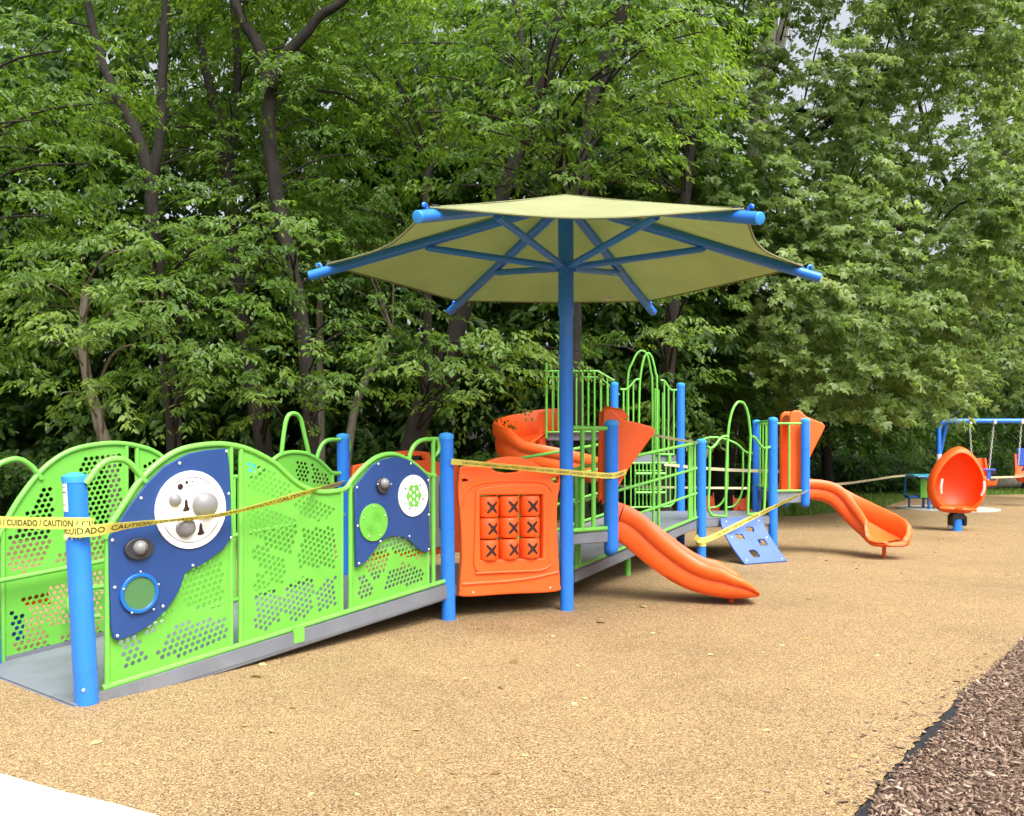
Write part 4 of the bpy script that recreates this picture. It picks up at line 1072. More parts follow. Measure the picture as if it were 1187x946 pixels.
# ---------------------------------------------------------------- small orange riders behind the decks
def rider(x, y, D, wpx, label, name='spring_rider', post_h=None):
    X = GX(x, D); zt_ = GZ(y, D); w = wpx / 1000 * D
    o = empty(name, (X, D, 0), label, 'spring rider', 'orange riders behind the decks')
    m = MB(); rings = []
    for v in smooth_path([Vector((0, -.30, -.02)), Vector((0, -.22, -.16)), Vector((0, .0, -.2)), Vector((0, .16, -.12)), Vector((0, .22, .10)), Vector((0, .24, .2))], 4):
        k = .5 + .5 * min(1, max(0, (v.z + .2) / .3)); ww = w / 2 * (.85 + .15 * (1 - k))
        rings.append([Vector((X + a * ww, D + v.y + dy, zt_ - .2 + v.z + dz)) for a, dy, dz in ((-1, 0, .1), (-.85, 0, .11), (-.75, 0, .03), (.75, 0, .03), (.85, 0, .11), (1, 0, .1), (.9, .03, -.03), (-.9, .03, -.03))])
    m.loft(rings).build('seat', M['orange'], o, 50)
    H = max(.08, zt_ - .42); m = MB()
    m.tube([Vector((X + .07 * math.cos(t * 2 * math.pi * 4), D + .07 * math.sin(t * 2 * math.pi * 4), H * t)) for t in [i / 48 for i in range(49)]], .014, 6)
    m.build('spring', M['black'], o, 40)
    return o
rider(824, 577, 19.5, 15, 'orange rider seat seen left of the arch gate legs')
rider(861, 580, 20.0, 20, 'orange rider seat seen low between the arch gate legs')
rider(892, 551, 22.5, 24, 'taller orange rider seat seen between the two tall blue posts')

# ---------------------------------------------------------------- ground
def sheet(name, poly, z, mat, kind='structure', sub=0):
    bm = bmesh.new(); vs = [bm.verts.new((x, y, z)) for x, y in poly]; f = bm.faces.new(vs)
    if f.normal.z < 0: f.normal_flip()
    bmesh.ops.triangulate(bm, faces=bm.faces[:])
    me = bpy.data.meshes.new(name); bm.to_mesh(me); bm.free()
    bm = bmesh.new(); bm.from_mesh(me)
    for f in bm.faces:
        if f.normal.z < 0: f.normal_flip()
    bm.to_mesh(me); bm.free()
    o = link(name, me, mat, None, 0); o['kind'] = kind; return o
def Gp(x, y): D = CAMH * F / (y - HY); return (GX(x, D), D)
# terrain: one sheet to the horizon, rising to a wooded hill behind
def hillz(x, y):
    edge = 23 + max(0, min(14, (x - 1) * .9))
    d = max(0, y - edge - 2); z = 9 * (1 - math.exp(-(d / 30) ** 1.6))
    if x > 8: z *= max(.05, 1 - (x - 8) / 22)
    return z - .012
bm = bmesh.new()
xs_ = [-900, -300, -120] + [-60 + 3 * i for i in range(41)] + [120, 300, 900]; ys_ = [-900, -200, -50, -15] + [-3 + 2.5 * i for i in range(36)] + [120, 200, 400, 1200]
gv = [[bm.verts.new((x, y, hillz(x, y) + (.25 * math.sin(x * .7 + y * .45) if hillz(x, y) > .3 else 0))) for x in xs_] for y in ys_]
for j in range(len(ys_) - 1):
    for i in range(len(xs_) - 1): bm.faces.new((gv[j][i], gv[j][i + 1], gv[j + 1][i + 1], gv[j + 1][i]))
me = bpy.data.meshes.new('ground'); bm.to_mesh(me); bm.free(); tag(link('ground', me, M['soil'], None, 60), kind='structure')
def wig(P, amp, n, seed):
    rs = random.Random(seed); out = []
    for a, b in zip(P, P[1:]):
        for k in range(n):
            t = k / n; out.append((a[0] + (b[0] - a[0]) * t + rs.uniform(-amp, amp), a[1] + (b[1] - a[1]) * t + rs.uniform(-amp, amp)))
    out.append(P[-1]); return out
# right edge of the rubber: pixel points of its border with the mulch
bord = [Gp(x, y) for x, y in [(955, 985), (990, 944), (1012, 918), (1030, 896), (1048, 874), (1060, 862), (1078, 842), (1098, 824), (1112, 803), (1140, 786), (1165, 762), (1187, 738)]]
ext = [(6.2, 9.6), (9.5, 12.6), (16, 17), (30, 24)]
back = [(30, 30.5), (19.5, 30.5), (13.5, 29.0), (10.2, 23.6), (7.0, 20.6), (4.5, 19.6), (1, 19.2), (-3, 18.0), (-8, 15.5), (-13, 12), (-16, 6)]
lf_ = [(-16, 2), (-6, 1.0), (bord[0][0] - .5, 1.0), (bord[0][0] + .15, 2.5)]
rub = wig(bord, .014, 9, 2)[:-1] + [bord[-1]] + ext + back + lf_
sheet('rubber_surface', rub, .0, M['rubber'])
# dark underlay strip showing at the torn border
nb_ = []
for i, (p, px) in enumerate(zip(bord, range(20))):
    a = bord[max(i - 1, 0)]; b = bord[min(i + 1, len(bord) - 1)]; d = Vector((b[0] - a[0], b[1] - a[1])).normalized()
    w_ = (.07, .075, .035, .03, .05, .075, .08, .07, .015, .008, .012, .03)[i]; nb_.append((p[0] + d.y * w_, p[1] - d.x * w_))
sheet('edge_strip', wig(bord, .012, 8, 4) + wig(nb_, .03, 8, 9)[::-1], -.006, M['edge'])
mb_ = bord + ext + [(30, 4), (30, -6), (bord[0][0] + .0, -6)]
def mulch_bed():
    bm = bmesh.new(); vs = [bm.verts.new((x, y, -.009)) for x, y in mb_]; f = bm.faces.new(vs); bmesh.ops.triangulate(bm, faces=[f])
    me = bpy.data.meshes.new('mulch_bed'); bm.to_mesh(me); bm.free(); return me
tag(link('mulch_bed', mulch_bed(), M['mulchbed'], None, 0), kind='structure')
path_poly = [Gp(-60, 880), Gp(0, 898), Gp(80, 921), Gp(140, 935), Gp(182, 947), Gp(240, 968), (.2, 1.6), (-5, 1.6)]
m = MB(); m.prism(path_poly, -.03, .012); me = m.mesh('path'); bm = bmesh.new(); bm.from_mesh(me)
bmesh.ops.bevel(bm, geom=[e for e in bm.edges if all(v.co.z > 0 for v in e.verts)], offset=.006, segments=2, affect='EDGES'); bm.to_mesh(me); bm.free()
tag(link('path', me, M['concrete'], None, 30), kind='structure')
lawn = [(30, 30.4), (19.5, 30.4), (13.5, 28.9), (10.2, 23.5), (7.0, 20.5), (4.5, 19.5), (1, 19.1), (-1.0, 18.4), (-1, 22.5), (2, 23.5), (6, 26), (10, 29.5), (14, 35), (20, 39), (34, 39)]
sheet('lawn', lawn, -.004, M['lawn'])

# ---------------------------------------------------------------- scatter meshes (numpy)
rng = np.random.default_rng(11)
def nrm(a): return a / np.maximum(np.linalg.norm(a, axis=1, keepdims=True), 1e-9)
def mesh_from(name, verts, faces, tint, mat):
    nv, nf, k = len(verts), len(faces), faces.shape[1]
    me = bpy.data.meshes.new(name); me.vertices.add(nv); me.vertices.foreach_set('co', verts.astype(np.float32).ravel())
    me.loops.add(nf * k); me.loops.foreach_set('vertex_index', faces.astype(np.int32).ravel())
    me.polygons.add(nf); me.polygons.foreach_set('loop_start', np.arange(0, nf * k, k, dtype=np.int32))
    me.update(calc_edges=True)
    at = me.attributes.new('tint', 'FLOAT', 'POINT'); at.data.foreach_set('value', tint.astype(np.float32))
    me.materials.append(mat); return me
def leaves(P, D, Nn, L, Wd, tint, lobed=False):
    """six point folded leaves, or three lobed ones"""
    D = nrm(D); S = nrm(np.cross(D, Nn)); Nn = np.cross(S, D); L = L[:, None]; Wd = Wd[:, None]
    if not lobed:
        pts = [P, P + .30 * L * D + .5 * Wd * S + .10 * Wd * Nn, P + .66 * L * D + .40 * Wd * S + .03 * Wd * Nn, P + L * D - .12 * L * Nn,
               P + .66 * L * D - .40 * Wd * S + .03 * Wd * Nn, P + .30 * L * D - .5 * Wd * S + .10 * Wd * Nn]
        fi = np.array([[0, 1, 2, 3], [0, 3, 4, 5]]); k = 6
    else:
        pts = [P]; 
        for a, s in ((-1.0, .82), (0, 1.0), (1.0, .82)):
            d = D * math.cos(a) + S * math.sin(a); t = -D * math.sin(a) + S * math.cos(a)
            pts += [P + .5 * s * L * d + .24 * Wd * t, P + s * L * d - .15 * L * Nn, P + .5 * s * L * d - .24 * Wd * t]
        fi = np.array([[0, 1, 2, 3], [0, 4, 5, 6], [0, 7, 8, 9]]); k = 10
    n = len(P); V = np.stack(pts, 1).reshape(-1, 3); Fc = (np.arange(n)[:, None, None] * k + fi[None]).reshape(-1, 4)
    return V, Fc, np.repeat(tint, k)
def spray_leaves(pads, axis, llen, per_area=17, nleaf=24, lobed=False, spray_len=.55, droop=.55, wid=.42, tint_mu=.45, thick=.16, tilt=.42):
    """pads: (x, y, z, radius); leaves hang on sprays that point away from the trunk axis and from the pad's middle"""
    Ps, Ds, Ns, Ts = [], [], [], []
    ax, ay = axis
    for (x, y, z, r) in pads:
        n = max(3, int(per_area * r * r)); th = rng.uniform(0, 2 * np.pi, n); rad = r * np.sqrt(rng.uniform(0, 1, n))
        out = np.array([x - ax, y - ay, 0.0]); out = out / max(np.linalg.norm(out), .1)
        o = np.stack([x + rad * np.cos(th), y + rad * np.sin(th), z + .30 * r * (1 - (rad / r) ** 2) + rng.normal(0, thick * r, n)], 1)
        d = np.stack([np.cos(th), np.sin(th), np.full(n, -.10)], 1) * .8 + out * .8 + rng.normal(0, .3, (n, 3)); d[:, 2] *= .5 + thick; d = nrm(d)
        tp_ = rng.normal(tint_mu, .17); ts = np.clip(rng.normal(tp_, .10, n), 0, 1)
        m = n * nleaf; idx = np.repeat(np.arange(n), nleaf); t = rng.uniform(.1, 1, m); sl = spray_len * rng.uniform(.7, 1.25, n)[idx]
        dd = d[idx]; side = nrm(np.cross(dd, np.array([0, 0, 1.0]))) * np.where(rng.uniform(size=m) < .5, -1, 1)[:, None]
        p = o[idx] + dd * (t * sl)[:, None] + np.array([0, 0, -1.0]) * (.35 * t * t * sl)[:, None] + side * (rng.uniform(.0, .16, m) * sl)[:, None] + rng.normal(0, .04, (m, 3)) * spray_len
        ld = dd * .55 + side * rng.uniform(.2, 1, m)[:, None] + np.array([0, 0, -1.0]) * (droop * rng.uniform(.5, 1.5, m))[:, None] + rng.normal(0, .22, (m, 3))
        nn = np.array([0, 0, 1.0]) + .45 * dd + rng.normal(0, tilt, (m, 3))
        Ps.append(p); Ds.append(ld); Ns.append(nn); Ts.append(np.clip(ts[idx] + rng.normal(0, .12, m), 0, 1))
    P = np.concatenate(Ps); D = np.concatenate(Ds); Nn = np.concatenate(Ns); T = np.concatenate(Ts)
    L = llen * rng.uniform(.5, 1.3, len(P))
    return leaves(P, D, Nn, L, L * wid * rng.uniform(.85, 1.15, len(P)), T, lobed)
def seg_near(p, paths):
    best = None
    for pts, r0, r1 in paths:
        for i, q in enumerate(pts):
            if q.z > p.z + .3: continue
            d = (p - q).length + max(0, q.z - p.z) * 2
            if best is None or d < best[0]: best = (d, q, r0 + (r1 - r0) * i / (len(pts) - 1))
    return best
NLEAF = [0]
def tree(label, group, base, paths, pads, leaf='leafA', bark='bark', llen=.100, lobed=False, per_area=23, nleaf=27, spray_len=.55, twigs=4.2, droop=.55, tint_mu=.45, wid=.42, thick=.16, tilt=.42, limb_bark=None):
    """base (x, y); paths: [(points, r0, r1)]: trunk first, then limbs"""
    o = empty('tree', (base[0], base[1], 0), label, 'tree', group); m = MB(); lm = MB()
    paths = [(smooth_path(p, 5), a, b) for p, a, b in paths]
    for k, (p, a, b) in enumerate(paths):
        rs = random.Random(k)
        (lm if limb_bark and k in (1, 2) else m).tube([q + Vector((rs.uniform(-1, 1), rs.uniform(-1, 1), 0)) * a * .10 for q in p], a, 12, r1=b, rf=(lambda t, a=a, b=b: a + (b - a) * t + (a * .5 * math.exp(-t * 28) if k == 0 else 0)))
    if twigs:
        for (x, y, z, r) in pads:
            p = Vector((x, y, z)); s = seg_near(p - Vector((0, 0, .3)), paths)
            if s is None: continue
            q = s[1]; d = p - q
            if d.length > twigs or d.length < .3: continue
            md = q + d * .5 + Vector((0, 0, .12 * d.length)); r_ = min(s[2] * .5, .008 + .008 * d.length)
            m.tube(smooth_path([q, md, p, p + Vector((d.x, d.y, 0)) * .12 - Vector((0, 0, .05))], 3), r_, 6, r1=.006)
    m.build('trunk', M[bark], o, 50)
    if limb_bark: lm.build('limb', M[limb_bark], o, 50)
    tint_mu += rng.uniform(-.10, .12)
    V, Fc, T = spray_leaves(pads, base, llen, per_area, nleaf, lobed, spray_len, droop, wid, tint_mu, thick, tilt)
    V = V - np.array([base[0], base[1], 0.0]); NLEAF[0] += len(T) // (10 if lobed else 6)
    me = mesh_from('crown', V, Fc, T, M[leaf]); c = bpy.data.objects.new('crown', me); C.objects.link(c); c.parent = o
    return o
def pads_px(L): return [(*W(x, y, D), r) for x, y, D, r in L]
def cloud(n, x0, x1, y0, y1, d0, d1, r0, r1, seed, keep=None):
    """n pads in a box of picture columns x0..x1, rows y0..y1 and distances d0..d1"""
    rs = random.Random(seed); out = []
    while len(out) < n:
        x, y, d = rs.uniform(x0, x1), rs.uniform(y0, y1), rs.uniform(d0, d1)
        if keep and not keep(x, y): continue
        out.append((*W(x, y, d), rs.uniform(r0, r1)))
    return out
def TP(L, D): return [W(x, y, d if d else D) for x, y, d in [(p + (None,))[:3] for p in L]]
# ---------------------------------------------------------------- the trees
G1 = 'trees along the edge of the wood'
def trunk(L, D, r0, r1, ground=True):
    P = TP(L, D)
    if ground: P = [Vector((P[0].x, P[0].y, -.2))] + P
    return (P, r0, r1)
# far left, mostly out of frame
tree('bushy tree at the left edge whose trunk stands out of frame', G1, (W(-70, 500, 14).x, 14), [trunk([(-70, 500), (-60, 250), (-30, -60)], 14, .2, .08)],
     cloud(26, -140, 75, -160, 440, 12.8, 16, .7, 1.15, 1) + pads_px([(20, 330, 12.6, .8), (50, 250, 13, .9), (30, 140, 13, 1), (60, 60, 13, .9), (-10, 420, 12.5, .8), (90, 190, 13.4, .8), (120, 120, 14, .9)]))
# leaning slim pale stem
b = W(134, 520, 13.2)
tree('slim tree with a pale leaning stem left of the first barrier arch', G1, (b.x, b.y), [trunk([(134, 560), (122, 515), (108, 465), (95, 400), (100, 330)], 13.2, .12, .05)],
     pads_px([(60, 330, 12.2, .55), (95, 300, 12.4, .6), (130, 330, 12.0, .7), (100, 385, 11.8, .7), (150, 400, 11.7, .7), (75, 455, 11.8, .6), (120, 462, 12, .55), (60, 395, 12.3, .6), (140, 290, 12.3, .7), (180, 350, 12, .7), (40, 360, 12.6, .5)]), bark='bark_pale', llen=.105)
# forked tree
b = W(200, 540, 15.5)
tree('forked dark tree with two upright stems in the upper left', G1, (b.x, b.y),
     [trunk([(203, 540), (198, 470), (190, 400), (184, 320), (176, 240), (177, 205)], 15.5, .14, .11), trunk([(177, 205), (187, 150), (188, 90), (193, 0), (196, -120)], 15.5, .10, .06, False), trunk([(176, 215), (160, 160), (138, 115), (118, 70), (100, 0), (80, -110)], 15.5, .12, .05, False)],
     cloud(30, 40, 300, -170, 190, 14.6, 18, .7, 1.1, 3) + pads_px([(170, 290, 13.2, .6), (220, 300, 13, .7), (260, 280, 13, .7), (150, 330, 13, .7), (215, 370, 12.4, .75), (255, 360, 12.4, .6), (230, 420, 12.2, .75), (190, 445, 12.4, .7), (265, 425, 12.2, .7), (240, 460, 12.2, .6), (210, 490, 12.8, .5), (175, 385, 12.6, .7), (285, 330, 12.8, .7), (110, 240, 14.5, .8), (210, 230, 14.6, .8)]))
b = W(302, 540, 17)
tree('twin stemmed tree whose stems part high up, second from the forked one', G1, (b.x, b.y),
     [trunk([(308, 540), (298, 480), (285, 400), (276, 320), (268, 250), (265, 205)], 17, .18, .13), trunk([(265, 210), (255, 150), (243, 100), (234, 50), (222, -90)], 17, .13, .06, False), trunk([(265, 205), (272, 140), (276, 80), (270, 0), (262, -100)], 17, .10, .05, False)],
     cloud(30, 190, 400, -170, 330, 15.8, 19, .8, 1.1, 5) + pads_px([(310, 445, 13, .7), (290, 390, 12.8, .7), (325, 400, 13, .6), (340, 450, 13.2, .55), (300, 360, 12.8, .75), (325, 345, 13, .6), (275, 450, 12.6, .6), (325, 480, 13.6, .5)]))
b = W(352, 545, 14.6)
tree('thick dark tree forking wide above the left tip of the canopy', G1, (b.x, b.y),
     [trunk([(362, 545), (357, 450), (352, 390), (340, 320), (326, 250), (318, 210), (312, 150), (313, 95)], 14.6, .135, .115), trunk([(313, 100), (330, 65), (352, 42), (372, 18), (398, 0), (450, -60)], 14.4, .10, .06, False), trunk([(312, 110), (302, 60), (285, 30), (272, 0), (250, -90)], 14.7, .115, .06, False)],
     cloud(34, 270, 480, -180, 240, 14.2, 17.5, .75, 1.1, 7) + pads_px([(290, 255, 13, .6), (330, 285, 12.8, .6), (310, 300, 12.6, .65), (285, 285, 12.8, .6), (385, 400, 13.4, .55), (370, 440, 13.2, .6), (395, 450, 13.2, .5), (400, 370, 13.6, .5), (375, 475, 13.5, .5), (420, 300, 15, .8), (440, 380, 14.4, .6), (350, 270, 13, .6)]))
b = W(402, 560, 16.5)
tree('thin crooked tree below the left arm of the canopy', G1, (b.x, b.y), [trunk([(400, 560), (412, 470), (440, 410), (455, 385)], 16.5, .10, .06), trunk([(372, 470), (370, 400), (373, 330), (385, 290)], 17.5, .09, .05)],
     cloud(14, 370, 470, 260, 470, 15.2, 18, .6, .9, 9), bark='bark_pale', leaf='leafC')
b = W(470, 565, 15.5)
tree('leaning thick trunk rising to the right below the canopy', G1, (b.x, b.y),
     [trunk([(468, 560), (484, 490), (497, 455), (520, 410), (540, 350), (560, 280), (600, 180), (640, 60), (660, -60)], 15.5, .22, .10), trunk([(497, 452), (495, 350), (493, 260), (497, 200), (520, 180)], 16.5, .10, .05, False)],
     pads_px([(480, 435, 13.2, .65), (520, 430, 12.8, .7), (555, 440, 12.8, .7), (590, 440, 13, .65), (500, 400, 13.2, .6), (540, 400, 13, .6), (575, 405, 13.2, .6), (455, 410, 13.8, .6), (600, 400, 13.6, .6), (560, 470, 13.4, .5), (520, 465, 13.2, .5), (460, 360, 14.2, .6), (620, 430, 14, .6), (655, 405, 14.2, .6)]) + cloud(26, 400, 620, -160, 330, 14.8, 18.5, .8, 1.15, 12))
b = W(665, 570, 14.5)
tree('bright leaved tree standing behind the blue shade pole', G1, (b.x, b.y),
     [trunk([(668, 560), (662, 400), (668, 260), (690, 110), (720, 20), (740, -90)], 14.5, .21, .08), trunk([(668, 260), (640, 160), (612, 90), (600, 10)], 14.2, .10, .04, False)],
     pads_px([(615, 25, 12.6, .7), (590, 60, 12.8, .6), (645, 40, 12.4, .65), (650, 80, 12.2, .6), (625, 110, 12.2, .7), (590, 130, 12.6, .7), (655, 120, 12.2, .6), (560, 150, 12.6, .7), (610, 165, 12.3, .65), (650, 150, 12.2, .55), (520, 90, 13, .8), (560, 50, 13, .75), (530, 30, 13.2, .7), (480, 50, 13.6, .8), (500, 130, 13.4, .7), (570, 190, 12.8, .6), (540, 215, 13, .55), (610, 195, 12.8, .5),
              (705, 25, 12.4, .7), (735, 60, 12.2, .7), (760, 30, 12.4, .7), (715, 80, 12.6, .6), (740, 130, 12.8, .7), (700, 150, 13, .6), (680, 190, 12.8, .6), (720, 185, 12.6, .6), (745, 200, 12.6, .6), (755, 160, 12.8, .6), (690, 220, 13, .5), (640, 205, 12.8, .55), (790, 90, 13, .7), (800, 40, 13, .7), (830, 15, 13.4, .7)]) + cloud(26, 440, 820, -230, 120, 13.4, 16.5, .8, 1.15, 15), llen=.110)
b = W(775, 570, 18)
tree('mid sized tree behind the tall picket deck', G1, (b.x, b.y), [trunk([(770, 570), (775, 430), (785, 300), (800, 180), (810, 60), (800, -60)], 18, .18, .07), trunk([(800, 180), (770, 110), (760, 30)], 18, .09, .04, False)],
     pads_px([(770, 400, 14.8, .6), (795, 385, 14.8, .6), (780, 440, 15, .55), (795, 430, 15.2, .45), (790, 475, 15.6, .5), (765, 470, 15.6, .5), (740, 390, 15.2, .6), (700, 400, 15.4, .6), (810, 340, 15, .6), (790, 500, 16, .45)]) + cloud(30, 670, 850, -100, 330, 16.2, 20, .8, 1.15, 18))
# big sycamore on the right
b = W(838, 545, 22)
syc_keep = lambda x, y: y < 300 + 190 * math.exp(-((x - 1010) / 120) ** 2) and not (880 < x < 960 and 10 < y < 100) and not (1040 < x < 1085 and 240 < y < 310) and not (1060 < x < 1115 and -10 < y < 35) and not (x < 895 and y > 290)
tree('huge sycamore on the right with mottled white upper limbs', G1, (b.x, b.y),
     [trunk([(832, 560), (838, 470), (850, 385), (862, 320), (872, 250)], 22, .44, .32), trunk([(872, 255), (878, 170), (884, 90), (893, 20), (900, -90)], 22, .30, .18, False), trunk([(880, 120), (895, 75), (908, 35), (915, -20)], 22, .17, .12, False),
      trunk([(875, 240), (910, 190), (950, 150), (1000, 110), (1050, 60)], 22, .15, .06, False), trunk([(850, 125), (880, 130), (930, 128), (985, 150)], 21, .07, .05, False), trunk([(868, 300), (930, 270), (1000, 260), (1080, 270)], 21.5, .16, .06, False)],
     cloud(250, 845, 1195, -170, 490, 17.5, 23, .5, .85, 21, syc_keep) +
     pads_px([(912, 330, 17, .7), (925, 365, 17, .7), (945, 400, 17, .7), (912, 390, 17.4, .5), (930, 430, 17, .7), (965, 430, 17, .7), (985, 395, 17, .8), (1000, 440, 17.2, .7), (1030, 400, 17.5, .8), (1060, 430, 17.6, .8), (1090, 450, 18, .6), (915, 455, 17.4, .55), (1010, 475, 17.4, .5), (1130, 400, 18.5, .8), (1120, 340, 18.5, .9), (955, 360, 17, .8), (1010, 350, 17.4, .9), (1060, 370, 17.6, .9), (1145, 300, 19, .9), (1150, 230, 19, .9)]),
     leaf='leafB', limb_bark='bark_syc', llen=.140, lobed=True, per_area=23, nleaf=22, spray_len=.6, wid=.9, thick=.55, tilt=.75, twigs=2.6, droop=.7)
b = W(1215, 548, 27)
tree('second sycamore further back on the right, behind the swings', G1, (b.x, b.y), [trunk([(1215, 552), (1205, 450), (1190, 350), (1165, 200), (1150, 60), (1140, -80)], 27, .30, .12), trunk([(1190, 340), (1140, 280), (1090, 200), (1060, 100)], 27, .12, .05, False)],
     cloud(110, 980, 1240, -160, 430, 24, 29, .7, 1.2, 24, lambda x, y: not (1030 < x < 1090 and 230 < y < 315) and not (1055 < x < 1120 and -20 < y < 40) and not (885 < x < 960 and 10 < y < 100)), leaf='leafB', llen=.175, lobed=True, per_area=14, nleaf=22, spray_len=.8, wid=.9, thick=.55, tilt=.75, twigs=2.6)
b = W(1190, 545, 33)
tree('dark tree at the right edge beyond the lawn', G1, (b.x, b.y), [trunk([(1190, 548), (1188, 400), (1180, 250), (1185, 100)], 33, .3, .12)],
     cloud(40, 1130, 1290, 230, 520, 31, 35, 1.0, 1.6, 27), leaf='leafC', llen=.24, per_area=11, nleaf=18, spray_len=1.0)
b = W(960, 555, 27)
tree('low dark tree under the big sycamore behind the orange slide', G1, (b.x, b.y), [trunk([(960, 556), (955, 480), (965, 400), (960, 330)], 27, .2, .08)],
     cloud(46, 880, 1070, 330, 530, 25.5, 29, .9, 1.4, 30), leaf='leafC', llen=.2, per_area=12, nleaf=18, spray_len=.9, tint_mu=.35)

# ---------------------------------------------------------------- the wood behind: one mass
def wood():
    rs = random.Random(40); pads = []
    def ytop(x): return -140 if x < 800 else (-140 + (x - 800) * 5.2 if x < 900 else 385 if x < 1120 else 330)
    while len(pads) < 1050:
        x, y = rs.uniform(-200, 1400), rs.uniform(-120, 560); d = rs.uniform(19.5, 31) if x < 860 else rs.uniform(36, 50)
        if y < ytop(x): continue
        p = W(x, y, d)
        if p.z < hillz(p.x, p.y) + .3: continue
        pads.append((p.x, p.y, p.z, rs.uniform(1.0, 1.7) * (1 if x < 860 else 1.4)))
    while len(pads) < 1450:
        x, y, d = rs.uniform(-120, 860), rs.uniform(120, 500), rs.uniform(19.5, 24)
        p = W(x, y, d)
        if p.z > hillz(p.x, p.y) + .3: pads.append((p.x, p.y, p.z, rs.uniform(.9, 1.4)))
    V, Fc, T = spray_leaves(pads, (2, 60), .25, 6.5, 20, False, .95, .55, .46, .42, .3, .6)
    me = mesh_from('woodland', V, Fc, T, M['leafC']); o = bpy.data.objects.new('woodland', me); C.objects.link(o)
    NLEAF[0] += len(T) // 6
    tag(o, 'dense dark woodland filling the background behind the first trees', 'woodland', None, 'stuff')
    m = MB()
    for k in range(90):
        x = rs.uniform(-200, 1350); d = rs.uniform(22, 40); 
        if 860 < x: d += 12
        p = W(x, 540, d); z0 = hillz(p.x, p.y) - .3; h = rs.uniform(7, 12) if x < 860 else rs.uniform(3, 5); r = rs.uniform(.09, .22); a = rs.uniform(-.6, .6)
        m.tube(smooth_path([Vector((p.x, p.y, z0)), Vector((p.x + a * .3, p.y, z0 + h * .4)), Vector((p.x + a, p.y + a, z0 + h))], 4), r, 8, r1=r * .4)
    tag(m.build('woodland_trunks', M['bark'], None, 50), 'dark trunks standing deep in the shade of the wood', 'woodland trunks', None, 'stuff')
wood()
# undergrowth along the edge of the wood
def undergrowth():
    rs = random.Random(50); pads = []
    for k in range(380):
        x = rs.uniform(-200, 1350)
        d = rs.uniform(16.5, 24) if x < 640 else rs.uniform(22.5, 28) if x < 900 else rs.uniform(30, 36) if x < 1075 else rs.uniform(39, 45)
        p = W(x, 0, d); g = hillz(p.x, p.y)
        if x >= 900: r = rs.uniform(.6, 1.1); z = g + rs.uniform(.2, 1.1)
        else: r = rs.uniform(.4, .8); z = g + rs.uniform(.1, 1.5 if x < 640 else 1.3)
        pads.append((p.x, p.y, z, r))
    for k in range(90):      # ivy bank between the right hand slide and the table
        x = rs.uniform(930, 1075); d = rs.uniform(29.5, 33); p = W(x, 0, d); pads.append((p.x, p.y, rs.uniform(.15, 1.3), rs.uniform(.5, .9)))
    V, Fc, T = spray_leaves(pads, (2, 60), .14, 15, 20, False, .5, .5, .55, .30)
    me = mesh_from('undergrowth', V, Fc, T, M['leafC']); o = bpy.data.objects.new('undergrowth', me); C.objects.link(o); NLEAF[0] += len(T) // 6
    tag(o, 'low leafy undergrowth and ivy along the foot of the wood', 'undergrowth', None, 'stuff')
undergrowth()
# fallen log beyond the lawn
def log():
    a, c = W(1128, 564, 33), W(1225, 565, 33); m = MB()
    m.tube(smooth_path([Vector((a.x, 33, .22)), Vector(((a.x + c.x) / 2, 33.1, .3)), Vector((c.x, 33, .24))], 6), .26, 12, r1=.18)
    o = m.build('fallen_log', M['bark_pale'], None, 50); tag(o, 'weathered log lying in the shade behind the swings', 'log')
log()
# ---------------------------------------------------------------- grass, mulch chips, leaf litter
def poly_scatter(n, poly, rs):
    xs2 = [p[0] for p in poly]; ys2 = [p[1] for p in poly]; out = []
    while len(out) < n:
        p = (rs.uniform(min(xs2), max(xs2)), rs.uniform(min(ys2), max(ys2)))
        if inside(p, poly): out.append(p)
    return np.array(out)
def grass():
    rs = random.Random(61); q = poly_scatter(34000, lawn, rs); n = len(q)
    P = np.column_stack([q, np.full(n, -.01)]); a = rng.uniform(0, 2 * np.pi, n); lean = rng.uniform(.1, .9, n)
    D = np.column_stack([np.cos(a) * lean, np.sin(a) * lean, np.ones(n)]); S = np.column_stack([-np.sin(a), np.cos(a), np.zeros(n)]); Nn = np.cross(S, nrm(D))
    L = rng.uniform(.06, .17, n); V, Fc, T = leaves(P, D, Nn, L, L * .22, np.clip(rng.normal(.5, .2, n), 0, 1))
    o = bpy.data.objects.new('grass', mesh_from('grass', V, Fc, T, M['grass'])); C.objects.link(o); tag(o, 'mown green grass strip between the rubber and the wood', 'grass', None, 'stuff')
grass()
